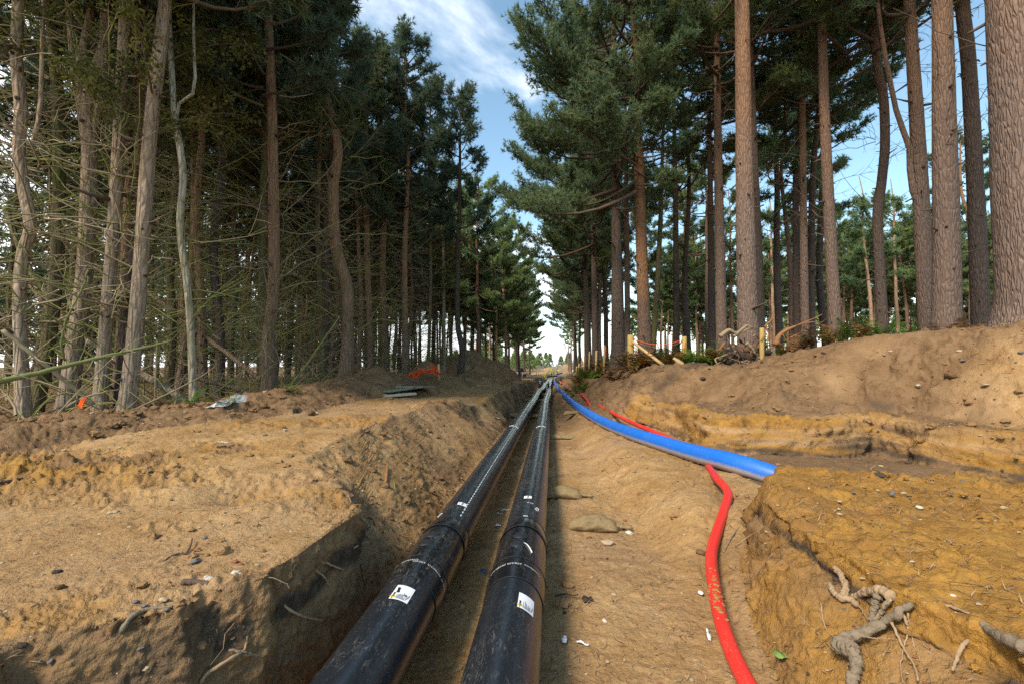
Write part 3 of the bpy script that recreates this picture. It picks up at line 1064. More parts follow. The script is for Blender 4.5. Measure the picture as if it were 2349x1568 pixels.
def px_tree(name, label, cat, pts, d, w, mat, crown=None, Ht=None, k=12, n=40, bark=0.0, forks=(), dead=None, dead_s=1.0, crown_s=1.0, crown_rz=None, group=None, tilt_d=0.0, seed=0, flare=.3, crown_dz=0.0, stubs=0):
    """a tree whose trunk follows the photograph's trunk line: pts in the 2349 px wide view from the base up, d = depth in metres"""
    P = [at(x * K, y * K, d + tilt_d * i) for i, (x, y) in enumerate(pts)]
    b = P[0].copy()
    g = hz(b[0], b[1])
    first = P[1] if len(P) > 1 else b
    low = b + (b - first) / max(1e-6, (first - b)[2]) * (b[2] - (g - .25)) * .5 if b[2] > g else b
    base = np.array([low[0], low[1], g])
    if b[2] > g + .15:
        P = [np.array([base[0], base[1], g - .2])] + P
    else:
        P[0] = np.array([b[0], b[1], min(b[2], g - .1)])
        base = np.array([b[0], b[1], g])
    pxm = d / FPX * K
    rad = [x * pxm / 2 * .94 for x in w]
    top = P[-1]
    if Ht:                                                   # carry the trunk on out of the frame to its real height
        dirv = norm(P[-1] - P[-3] if len(P) > 3 else P[-1] - P[0])
        dirv = norm(dirv * .6 + np.array([0, 0, .6]))
        need = base[2] + Ht * .93 - top[2]
        if need > 1:
            P += [top + dirv * need * .5, top + dirv * need * .5 + np.array([0, 0, need * .5])]
            rad += [rad[-1] * .62, rad[-1] * .22]
    P = np.array(P) - base
    fk = [([np.array(at(x * K, y * K, d)) - base for x, y in F], [x * pxm / 2 for x in fw]) for F, fw in forks]
    if fk and Ht:
        fk = [(F + [F[-1] + norm(F[-1] - F[-2]) * 1.5 + np.array([0, 0, 1.0])], fw + [fw[-1] * .4]) for F, fw in fk]
    data, PP = trunk_mesh(P, rad, k, bark, n, seed, mat, fk, flare)
    stub = None
    if stubs:
        rs = np.random.default_rng(int(seed * 10) + 5)
        sb = MB()
        RR = np.interp(np.linspace(0, 1, len(PP)), np.linspace(0, 1, len(rad)), rad)
        for _ in range(stubs):
            i = rs.integers(int(len(PP) * .04), int(len(PP) * .62))
            a_ = rs.uniform(0, 6.28)
            dv = np.array([math.cos(a_), math.sin(a_), rs.normal(.1, .3)])
            L_ = rs.uniform(.03, .12) if rs.uniform() < .75 else rs.uniform(.2, .7)
            r_ = rs.uniform(.012, .03)
            sb.tube([PP[i] + dv * RR[i] * .85, PP[i] + dv * (RR[i] + L_ * .5) + rs.normal(0, .02, 3), PP[i] + dv * (RR[i] + L_) + [0, 0, rs.normal(0, .2) * L_]], [r_ * 1.4, r_, r_ * .55], 6)
        stub = sb.data('branch_stub', M['limb'])
    cl = (0, 0, 0)
    if crown is not None:
        zc = (Ht or PP[-1][2]) * .7
        i = int(np.argmin(np.abs(PP[:, 2] - zc)))
        cl = (float(PP[i][0]), float(PP[i][1]), crown_dz)
    tr_ = tree(name, label, cat, tuple(base), data, crown, cl, rngT.uniform(0, 6.28) if crown_rz is None else crown_rz, crown_s, dead, dead_s, group)
    if stub is not None:
        tag(link('branch_stub', stub, tr_), kind='stuff')
    return tr_


def pick(kind):
    L = PR[kind]
    return L[rngT.integers(len(L))]


def dk(L):
    return L[rngT.integers(len(L))]


BM, BD, BO, BT, BL, BX, BP, BB = (M[x] for x in ('bark_mature', 'bark_dark', 'bark_orange', 'bark_tan', 'bark_left', 'bark_moss', 'bark_pale', 'bark_birch'))

# ---- the named trees of the left-hand wood
LT = [
    ('kinked tan pine leftmost in the wood, with a knee halfway up its trunk', [(55, 985), (50, 850), (45, 700), (52, 590), (70, 520), (54, 430), (44, 350), (48, 250), (38, 130), (42, 0)], 6.9, [27, 25, 24, 24, 22, 20, 18], BT, [([(75, 330), (92, 250), (97, 100), (100, -20)], [9, 8, 6])]),
    ('forked tan pine splitting into several mossy stems, second from left', [(152, 935), (172, 800), (192, 650), (203, 450), (206, 320), (204, 240), (218, 170), (240, 110), (250, 0)], 7.7, [38, 34, 31, 28, 20, 15], BT, [([(202, 360), (186, 240), (184, 150), (202, 60), (214, -20)], [18, 17, 14, 12]), ([(207, 340), (230, 230), (240, 130), (236, 20)], [14, 13, 10]), ([(186, 260), (172, 190), (160, 60), (158, -10)], [11, 10, 8])]),
    ('straight slim tan pine between the forked pine and the leaning one', [(228, 935), (242, 760), (262, 500), (274, 280), (288, 0)], 7.4, [28, 26, 24, 22, 20], BT, []),
    ('thick pale tan pine leaning right, on the berm left of the birch', [(290, 942), (318, 680), (345, 300), (380, -10)], 7.3, [34, 31, 29, 26], BT, []),
    ('reddish pine with an elbow, just behind the slim tan pine', [(268, 900), (285, 640), (297, 420), (318, 380), (322, 250), (318, 0)], 10, [20, 19, 18, 17, 15], BL, []),
    ('white-barked crooked birch on the berm edge', [(446, 942), (437, 750), (428, 640), (413, 520), (420, 400), (404, 280), (395, 190)], 7.5, [17, 16, 15, 15, 13, 10, 7], BB, [([(404, 280), (412, 235), (440, 220), (448, 180), (445, 100)], [7, 6, 4])]),
    ('straight orange-brown pine with a grey foot, behind the dark berm', [(620, 905), (616, 780), (628, 640), (625, 300), (614, 0)], 10.2, [34, 26, 25, 22, 19], BL, []),
    ('snaking reddish pine curving left at the top, beside the spoil berm', [(793, 868), (799, 740), (794, 650), (770, 560), (765, 430), (775, 345), (756, 250), (725, 170), (690, 100), (670, 40)], 12.2, [30, 28, 27, 24, 21, 19, 17], BL, []),
    ('dark red pine leaning left behind the birch', [(466, 860), (462, 700), (450, 500), (462, 330), (470, 150), (475, 0)], 11, [20, 18, 16, 14, 12], BL, []),
    ('thin mossy pine just left of the snaking pine', [(742, 862), (735, 700), (729, 500), (735, 250)], 13, [13, 12, 11, 10], BX, []),
    ('brown pine just right of the snaking pine, on the spoil berm', [(850, 846), (843, 600), (838, 330), (845, 120)], 18, [17, 15, 13, 11], BL, []),
    ('ochre pine with a bend at the top behind the first spoil heap', [(884, 835), (878, 620), (884, 400), (870, 260), (874, 120)], 19, [17, 15, 13, 11], BL, []),
    ('straight dark pine rising behind the wooden boards on the track', [(931, 865), (928, 600), (936, 380), (930, 250)], 18.6, [17, 15, 13, 10], BL, []),
    ('dark curved pine between the two spoil heaps', [(1057, 862), (1060, 800), (1050, 740), (1050, 600), (1054, 470)], 22, [15, 13, 12, 10], BD, []),
    ('slender white birch in front of the big spoil mound', [(1019, 840), (1018, 680), (1016, 480), (1014, 380)], 25, [9, 8, 7, 5], BB, []),
    ('thin mossy pole left of the orange netting', [(982, 850), (988, 640), (985, 420)], 21, [9, 8, 7], BX, []),
]
for i, (lab, pts, d, w, mat, fk) in enumerate(LT):
    birch = mat is BB
    near = d < 13
    px_tree('birch_tree' if birch else 'pine_tree', lab, 'tree', pts, d, w, mat, PR['birch'][0] if birch else pick('slim'), 12.5 if birch else 14.0,
            k=40 if near and not birch else 14, n=180 if near and not birch else 60, bark=.025 if near and not birch else .015, forks=fk,
            dead=None if birch else (dk(_dead) if i % 3 else dk(_dead2)), dead_s=1.0 if near else .9, crown_s=.95, seed=i * 3.1, stubs=0 if birch or d > 14 else 22, group='trees at the edge of the left-hand wood')

# ---- the wood behind them
trunk_pool = []
for i in range(6):
    rr = np.random.default_rng(200 + i)
    z = np.linspace(-.3, 15, 9)
    b = np.cumsum(rr.normal(0, .09, (9, 2)), 0); b -= b[0]
    P = np.column_stack([b, z])
    trunk_pool.append([trunk_mesh(P, [.105, .095, .085, .07, .05, .02], 8, .02, 26, i, m_)[0] for m_ in (BD, BX, BL)])
taken = []


def free(x, y, r):
    for a, b in taken:
        if (a - x) ** 2 + (b - y) ** 2 < r * r:
            return False
    taken.append((x, y))
    return True


LANDMARKS = [((p[0][0] * K), n) for (l, p, *_), n in zip(LT, ('kinked tan pine', 'forked tan pine', 'slim tan pine', 'thick leaning tan pine', 'elbowed reddish pine', 'white birch', 'orange-brown pine', 'snaking reddish pine', 'dark red pine', 'thin mossy pine', 'spoil berm pine', 'bent ochre pine', 'pine behind the boards', 'dark curved pine', 'slender white birch', 'netting pole'))]


def near_mark(x, y, marks):
    v = np.array([x, y, 1.6]) - EYE
    px = CX + FPX * np.dot(v, RT) / max(.1, np.dot(v, FW))
    m, n = min(marks, key=lambda q: abs(q[0] - px))
    return ('left' if px < m else 'right') + ' of the ' + n, np.dot(v, FW)


n_l = 0
LW = [('slender dark pine trunk deep in the shade of the left-hand wood', 'pines deep in the left-hand wood'),
      ('thin mossy green pole inside the left-hand wood', 'mossy poles in the left-hand wood'),
      ('reddish brown slender pine trunk inside the left-hand wood', 'reddish pines in the left-hand wood')]
tries = 0
while n_l < 140 and tries < 9000:
    tries += 1
    y = 3.0 + 57 * rngT.uniform() ** 1.15
    x = -6.9 - .02 * y - (14 + .12 * y) * rngT.uniform() ** 1.5
    if y < 6.3 and x > -9: continue
    if x < -1.42 * y - 3.5: continue
    if abs(x + 5.6) < 3.4 and abs(y - 31) < 4: continue
    if not free(x, y, 1.05 if x > -12 else 1.35): continue
    kk = rngT.integers(3)
    q = 0 if kk == 0 else (1 if kk == 1 else 2)
    lab, grp = LW[q]
    mk, dd = near_mark(x, y, LANDMARKS)
    lab = ('dark', 'mossy green', 'reddish')[q] + ' slender pine ' + ('just behind and ' if dd < 11 else 'a few rows back ' if dd < 18 else 'deep in the wood ' if dd < 30 else 'far along the wood ') + mk
    tree('pine_tree', lab, 'tree', (x, y, hz(x, y)), trunk_pool[rngT.integers(6)][q], pick('slim'), (0, 0, 0), rngT.uniform(0, 6.28), 1.0,
         dk(_dead) if rngT.uniform() < .6 else dk(_dead2), 1.0, grp, s=rngT.uniform(.88, 1.08), rz=rngT.uniform(0, 6.28))
    n_l += 1

# ---- the tall pines right of the trench
RTm = [
    ('huge grey-barked pine trunk cut off by the right edge', [(2384, 760), (2372, 560), (2362, 300), (2352, 0)], 8.3, [142, 140, 136, 130], BM, 'mature', 22),
    ('dark straight pine just left of the huge trunk', [(2251, 770), (2240, 480), (2222, 150), (2207, 0)], 13, [38, 34, 29, 26], BD, 'mature', 21),
    ('stout plated pine with a flared foot, third from the right edge', [(2170, 790), (2172, 600), (2166, 300), (2160, 0)], 11, [58, 50, 40, 32], BM, 'mature', 21),
    ('leaning brown pine with a forked side limb on its left', [(2131, 785), (2120, 600), (2106, 330), (2086, 0)], 13.5, [38, 34, 29, 22], BM, 'mature', 20),
    ('slim dark pine with a snaking upper trunk', [(2027, 785), (2019, 640), (2013, 500), (2022, 420), (2030, 330), (2026, 220), (2010, 130)], 15, [26, 23, 21, 20, 19, 16, 13], BD, 'mature', 19),
    ('tall tan pine leaning left with a clean trunk', [(1918, 790), (1908, 600), (1893, 300), (1884, 0)], 15, [30, 26, 22, 18], BM, 'mature', 21),
    ('right-hand stem of the trio of dark pines', [(1860, 790), (1862, 500), (1868, 360), (1878, 250)], 19, [19, 17, 14, 11], BD, 'mature', 20),
    ('middle stem of the trio of dark pines', [(1847, 790), (1843, 500), (1840, 250), (1833, 0)], 18, [20, 18, 15, 13], BM, 'mature', 21),
    ('left-hand stem of the trio of dark pines', [(1829, 790), (1826, 550), (1826, 400), (1835, 280)], 19.5, [20, 17, 14, 11], BD, 'mature', 20),
    ('pine bent like an elbow left of the trio', [(1818, 790), (1812, 600), (1800, 480), (1792, 400), (1800, 300)], 21, [15, 14, 12, 9, 7], BM, 'young', 16),
    ('thick grey pine behind the tangled root pile', [(1717, 800), (1712, 600), (1706, 300), (1702, 0)], 14, [50, 43, 35, 31], BM, 'mature', 22),
    ('dark pine half hidden right behind the thick grey pine', [(1746, 800), (1740, 600), (1730, 350)], 16.5, [23, 19, 15], BD, 'mature', 20),
    ('tan pine rising behind the pale branch on the bank', [(1656, 800), (1650, 500), (1646, 250), (1643, 0)], 18, [27, 24, 19, 15], BM, 'mature', 21),
    ('dark pine close left of the tan one behind the ferns', [(1634, 800), (1630, 500), (1628, 330)], 21, [18, 15, 12], BD, 'mature', 20),
    ('slim pine standing behind the middle fence post', [(1552, 810), (1550, 500), (1546, 250)], 22, [17, 14, 11], BD, 'mature', 20),
    ('big orange-barked pine behind the braced fence post', [(1481, 818), (1474, 640), (1464, 330), (1452, 0)], 17.5, [36, 28, 24, 17], BO, 'edge', 21),
    ('leaning mossy pine crossing behind the orange-barked pine', [(1497, 815), (1508, 650), (1516, 480), (1520, 330)], 20, [15, 14, 12, 10], BX, None, 13),
    ('broad dark pine with ridged bark left of the braced post', [(1418, 838), (1416, 640), (1410, 330), (1407, 0)], 19.5, [36, 28, 20, 14], BD, 'edge', 21),
    ('dark pine first to the left of the broad ridged pine', [(1366, 838), (1363, 640), (1360, 400)], 27, [16, 14, 11], BD, 'edge', 20),
    ('dark pine with a curved low bough over the trench', [(1347, 838), (1344, 640), (1340, 420)], 30, [15, 13, 10], BD, 'edge', 20),
    ('grey pine between the broad ridged pine and the orange one', [(1440, 830), (1438, 560), (1436, 380)], 25, [15, 13, 11], BM, 'far', 20),
]
for i, (lab, pts, d, w, mat, ck, Ht) in enumerate(RTm):
    fk = []
    if 'forked side limb' in lab:
        fk = [([(2112, 480), (2090, 420), (2085, 330), (2060, 270), (2035, 150), (2020, 60)], [14, 12, 10, 9, 7])]
    near = w[0] > 25
    cr = pick(ck) if ck else None
    px_tree('scots_pine', lab, 'tree', pts, d, w, mat, cr, Ht, k=48 if near else 14, n=170 if near else 60, bark=.022 if near else .012, forks=fk,
            dead=dk(_dead_hi) if d < 24 else None, dead_s=1.0, crown_s=Ht / 20.5 if ck == 'mature' else 1.0, crown_rz=rngT.uniform(-.5, .5) if ck == 'edge' else None,
            seed=40 + i * 2.3, group='tall pines right of the trench', flare=.35 if near else .2, stubs=34 if d < 24 else 0)

tall_pool = []
for i in range(5):
    rr = np.random.default_rng(300 + i)
    z = np.linspace(-.3, 19, 9)
    b = np.cumsum(rr.normal(0, .10, (9, 2)), 0); b -= b[0]
    P = np.column_stack([b, z])
    tall_pool.append([trunk_mesh(P, [.20, .17, .145, .12, .09, .03], 9, .02, 28, i, m_)[0] for m_ in (BD, BM, BP)])

# the right-hand row going away along the trench
row = [(2.9, 33, 'edge'), (3.0, 37, 'edge'), (3.4, 41, 'edge'), (2.7, 45, 'edge'), (3.2, 50, 'edge'), (3.9, 54, 'edge'), (2.8, 59, 'edge'), (3.3, 65, 'edge'), (3.0, 72, 'edge'), (3.8, 79, 'far'), (3.4, 88, 'far'), (4.3, 98, 'far'), (3.9, 110, 'far'), (4.6, 124, 'far'), (4.4, 140, 'far'), (4.9, 160, 'far')]
for i, (x, y, c) in enumerate(row):
    x = x + 1.0
    taken.append((x, y))
    tree('scots_pine', 'dark pine in the receding right-hand row, number %s beyond the low-boughed pine' % ('one two three four five six seven eight nine ten eleven twelve thirteen fourteen fifteen sixteen'.split()[i]), 'tree', (x, y, hz(x, y)), tall_pool[i % 5][i % 2], pick(c), (0, 0, 0), rngT.uniform(-.5, .5), 1.0, dk(_dead_sh), 1.0, 'row of pines along the right bank', s=rngT.uniform(.88, 1.05))
# the row on the left beyond the mounds
rowl = [(-5.2, 38.5, 'far'), (-4.2, 44, 'far'), (-6.6, 41, 'far'), (-3.9, 50, 'far'), (-5.6, 52, 'far'), (-4.3, 57, 'far'), (-3.4, 64, 'far'), (-5.4, 66, 'far'), (-7.5, 60, 'far'), (-3.3, 72, 'far'), (-4.9, 77, 'far'), (-8.5, 72, 'far'), (-7.0, 84, 'far'), (-4.1, 86, 'far'), (-10, 90, 'far'), (-6.2, 97, 'far'), (-3.8, 104, 'far'), (-12, 80, 'far')]
for i, (x, y, c) in enumerate(rowl):
    x = x - .9
    taken.append((x, y))
    mk, dd = near_mark(x, y, [(521, 'trailer'), (475, 'big spoil mound top'), (500, 'spoil mound foot'), (540, 'bending worker')])
    tree('scots_pine', 'pale-stemmed pine beyond the left spoil mound, ' + ('nearer, ' if y < 58 else 'farther, ') + mk, 'tree', (x, y, hz(x, y)), tall_pool[i % 5][1 + i % 2], pick('pale'), (0, 0, 0), rngT.uniform(0, 6.28), 1.0, dk(_dead_sh), 1.0, 'pines beyond the left spoil mound', s=rngT.uniform(.8, 1.0))
RMARKS = [((p[0][0] * K), n) for (l, p, *_), n in zip(RTm, ('huge trunk', 'dark straight pine', 'flared plated pine', 'fork-limbed pine', 'snaking dark pine', 'tan leaning pine', 'trio of dark pines', 'trio of dark pines', 'trio of dark pines', 'elbow pine', 'thick grey pine', 'half hidden pine', 'tan pine', 'dark pine by the ferns', 'middle fence post pine', 'orange-barked pine', 'leaning mossy pine', 'broad ridged pine', 'dark row pine', 'low-boughed pine', 'narrow grey pine'))]
# scattered tall pines farther back on the right, then the younger sunlit stand
n_r = 0; tries = 0
while n_r < 17 and tries < 4000:
    tries += 1
    y = 20 + 50 * rngT.uniform() ** 1.1
    x = rngT.uniform(5.5, 5.5 + .80 * y)
    if y < 30 and x > .62 * y: continue
    if not free(x, y, 2.9): continue
    q = rngT.integers(2)
    mk, dd = near_mark(x, y, RMARKS)
    tree('scots_pine', ('brown', 'grey')[q] + ' tall pine ' + ('close behind and ' if dd < 28 else 'farther back ' if dd < 45 else 'far back ') + mk, 'tree', (x, y, hz(x, y)), tall_pool[rngT.integers(5)][q], pick('far' if y > 30 else 'mature'), (0, 0, 0), rngT.uniform(0, 6.28), 1.0,
         dk(_dead_sh), 1.0, 'pines farther back in the right-hand wood', s=rngT.uniform(.8, 1.05))
    n_r += 1
n_y = 0; tries = 0
while n_y < 110 and tries < 4000:
    tries += 1
    u = rngT.uniform(.30, 1.45)
    d = rngT.uniform(36, 60) + 12 * (u < .55)
    v = FW + u * RT
    x, y = v[0] * d, v[1] * d
    if not free(x, y, 1.9): continue
    mk, dd = near_mark(x, y, RMARKS)
    tree('young_pine', 'pale-stemmed young pine ' + ('fronting the back stand, ' if dd < 48 else 'deep in the back stand, ') + mk, 'tree', (x, y, hz(x, y)), tall_pool[rngT.integers(5)][2], pick('young'), (0, 0, 0), rngT.uniform(0, 6.28), (1.25, 1.25, 1.25),
         dk(_dead_sh), 1.0, 'young pines at the back right', s=rngT.uniform(.66, .90))
    n_y += 1

# a far-off mass of wood that closes the view between the trunks
def far_wood(name, spots, hgt, mat, seed, size=.55, low=.12):
    rng = np.random.default_rng(seed)
    mb = MB()
    for x, y in spots:
        g = hz(x, y)
        h = hgt * rng.uniform(.75, 1.15)
        mb.tube([(x, y, g - .2), (x + rng.normal(0, .2), y, g + h * .5), (x + rng.normal(0, .3), y, g + h)], [.16, .12, .03], 5, 1, cap=False)
        n = 210
        t = rng.uniform(low, 1, n)
        a = rng.uniform(0, 6.28, n)
        r = (2.6 * (1.08 - t) + .4) * np.sqrt(rng.uniform(.05, 1, n))
        C = np.stack([x + r * np.cos(a), y + r * np.sin(a), g + h * t + .3 * r], 1)
        Dv = np.stack([np.cos(a), np.sin(a), np.full(n, .5)], 1)
        V, T = blades(C, Dv, 5, size * 1.2, size * .36, rng, (.4, 1.2))
        mb.add(V, None, T, 0)
    return tag(link(name, mb.data(name, [mat, M['limb']], False)), kind='stuff')


rngW = np.random.default_rng(5)
sp1 = [(-30 - 14 * rngW.uniform() - .08 * y, y) for y in np.arange(6, 95, 1.3)] + [(-24 - 6 * rngW.uniform(), y) for y in np.arange(14, 60, 2.6)]
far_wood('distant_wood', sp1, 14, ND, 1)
sp2 = []
for uu in np.arange(.24, 1.7, .012):
    dd = 68 + 10 * rngW.uniform()
    vv = FW + uu * RT
    sp2.append((vv[0] * dd, vv[1] * dd))
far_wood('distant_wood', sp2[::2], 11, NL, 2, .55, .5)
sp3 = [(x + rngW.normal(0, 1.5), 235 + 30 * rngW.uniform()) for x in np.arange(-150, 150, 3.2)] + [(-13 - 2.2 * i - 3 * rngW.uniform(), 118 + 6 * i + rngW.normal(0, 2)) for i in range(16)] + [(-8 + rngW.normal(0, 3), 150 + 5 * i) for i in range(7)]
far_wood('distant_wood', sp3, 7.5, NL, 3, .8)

# ------------------------------------------------------------------ pipes in the trench
PYS = np.array([-1.5, 0, 5, 15, 24, 37, 50, 62, 76, 87])
PXL = np.array([-.80, -.79, -.775, -.73, -.66, -.53, -.46, -.38, -.30, -.25])
PXR = np.array([-.22, -.215, -.20, -.19, -.18, -.17, -.12, -.05, .05, .10])
PR_ = .157


class Pipe:
    def __init__(s, xs):
        s.xs = xs

    def c(s, y):
        y = np.asarray(y, float)
        x = np.interp(y, PYS, s.xs) + .035 * np.sin(y * .35 + s.xs[0] * 4) * sstep(8, 20, y)
        z = .285 + G(y) + .03 * np.sin(y * .5 + 1) * sstep(6, 15, y)
        return np.stack(np.broadcast_arrays(x, y, z), -1)

    def on(s, y, ang, r):
        """point on the shell; ang in radians from the top towards +X"""
        C = s.c(y)
        return C + np.stack(np.broadcast_arrays(r * np.sin(ang), 0 * np.asarray(y, float), r * np.cos(ang)), -1)

    def patch(s, mb, y0, y1, a0, a1, r, m=0, n=8, ny=2):
        yy, aa = np.meshgrid(np.linspace(y0, y1, ny), np.linspace(a0, a1, n), indexing='ij')
        V = s.on(yy.ravel(), aa.ravel(), r)
        i, j = np.meshgrid(np.arange(ny - 1), np.arange(n - 1), indexing='ij')
        Q = np.stack([i * n + j, i * n + j + 1, (i + 1) * n + j + 1, (i + 1) * n + j], -1).reshape(-1, 4)
        mb.add(V, Q, None, m)

    def ring(s, mb, y0, y1, rprof, m=0, k=72):
        ys = np.linspace(y0, y1, len(rprof))
        mb.tube(s.c(ys), rprof, k, m, cap=False)

    def blob(s, mb, y, ang, prof, m=0, k=28):
        """round plug: prof = list of (radius on the surface, height)"""
        th = np.arange(k) * 2 * math.pi / k
        V = []
        for rr, hh in prof:
            V.append(s.on(y + rr * np.cos(th), ang + rr * np.sin(th) / PR_, PR_ + hh))
        V = np.vstack(V)
        nn = len(prof)
        i, j = np.meshgrid(np.arange(nn - 1), np.arange(k), indexing='ij')
        j2 = (j + 1) % k
        mb.add(V, np.stack([i * k + j, i * k + j2, (i + 1) * k + j2, (i + 1) * k + j], -1).reshape(-1, 4), None, m)


M['print_white'] = simple('print_white', (.62, .64, .66), .6, .1, 20)
M['label_white'] = simple('label_white', (.72, .74, .78), .45, .06, 30)
M['print_dark'] = simple('print_dark', (.03, .035, .05), .6, .1)
M['print_yellow'] = simple('print_yellow', (.75, .62, .02), .5, .05)
M['weld'] = simple('weld', (.016, .018, .022), .5, .3, 40)


def pipe_text(pipe, body, size, y, ang0, r, parent, name='lettering', flip=True):
    cu = bpy.data.curves.new('lettering', 'FONT')
    cu.body = body
    cu.size = size
    cu.resolution_u = 2
    o = bpy.data.objects.new('lettering_source', cu)
    COL.objects.link(o)
    dg = bpy.context.evaluated_depsgraph_get()
    dg.update()
    me = bpy.data.meshes.new_from_object(o.evaluated_get(dg))
    bpy.data.objects.remove(o)
    co = np.empty(len(me.vertices) * 3, np.float32)
    me.vertices.foreach_get('co', co)
    co = co.reshape(-1, 3)
    if flip:
        yy, aa = y - co[:, 1], ang0 - co[:, 0] / PR_
    else:
        yy, aa = y + co[:, 0], ang0 - co[:, 1] / PR_
    me.vertices.foreach_set('co', pipe.on(yy, aa, r).astype(np.float32).ravel())
    me.materials.clear()
    me.materials.append(M['print_white'] if parent.name.startswith('heat') or parent.name.startswith('shrink') else M['print_dark'])
    me.update()
    return link(name, me, parent)


def sticker(pipe, parent, y, ang, ly, la, big, tear=False):
    """ly along the pipe, la round it (metres)"""
    da = la / PR_ / 2
    mb = MB()
    pipe.patch(mb, y - ly / 2, y + ly / 2, ang - da, ang + da, PR_ + .0022, 0, 10, 3)
    st = mb.build('sticker', M['label_white'], parent, False)
    r = PR_ + .0036
    f = (lambda t: ang - da + 2 * da * t)          # across (left -> right)
    g = (lambda t: y - ly / 2 + ly * t)            # near -> far
    eye = MB()
    th = np.arange(20) * 2 * math.pi / 20
    ey, ea, er = (g(.17), f(.14), .012) if big else (g(.62), f(.55), .010)
    V = np.vstack([pipe.on(np.array([ey]), np.array([ea]), r), pipe.on(ey + er * .8 * np.cos(th), ea + er * 1.25 * np.sin(th) / PR_, r), pipe.on(ey + er * .42 * np.cos(th), ea + er * .7 * np.sin(th) / PR_, r + .001), pipe.on(np.array([ey]), np.array([ea]), r + .001)])
    a = np.arange(20); b = (a + 1) % 20
    eye.add(V, None, np.stack([0 * a, 1 + a, 1 + b], 1), 0)
    eye.add(V, None, np.stack([0 * a + 41, 21 + a, 21 + b], 1), 1)
    eye.build('logo', [M['print_yellow'], M['print_dark']], st, False)
    if big:
        for t0, t1, u in ((.03, .11, .12), (.24, .45, .11), (.24, .45, .15)):
            q = MB(); pipe.patch(q, g(t0), g(t1), f(u - .03), f(u + .02), r); q.build('print_line', M['print_dark'], st, False)
        rl = np.random.default_rng(int(abs(ang) * 100))
        for i in range(9):
            u = .30 + .026 * i * 2
            L = rl.uniform(.12, .5)
            q = MB(); pipe.patch(q, g(.06), g(.06 + L), f(u), f(u + .018), r); q.build('print_line', M['print_dark'], st, False)
        for i in range(3):
            u = .80 + .05 * i
            q = MB(); pipe.patch(q, g(.08 + .1 * i), g(.3 + .1 * i), f(u), f(u + .02), r); q.build('print_line', M['print_dark'], st, False)
        if tear:
            for (t, u, ra, rb) in ((.55, .25, .022, .011), (.72, .22, .016, .012), (.34, .72, .012, .008)):
                q = MB()
                aa = np.sort(rl.uniform(0, 6.28, 9))
                rr = rl.uniform(.6, 1.1, 9)
                V = np.vstack([pipe.on(np.array([g(t)]), np.array([f(u)]), r + .001), pipe.on(g(t) + ra * rr * np.cos(aa), f(u) + rb * rr * np.sin(aa) / PR_, r + .001)])
                i9 = np.arange(9)
                q.add(V, None, np.stack([0 * i9, 1 + i9, 1 + (i9 + 1) % 9], 1))
                q.build('tear', M['pipe_black'], st, False)
    else:
        for t0, t1, u0, u1 in ((.22, .48, .42, .62), (.72, .86, .48, .66), (.2, .9, .14, .17)):
            q = MB(); pipe.patch(q, g(t0), g(t1), f(u0), f(u1), r); q.build('print_line', M['print_dark'], st, False)
    return st


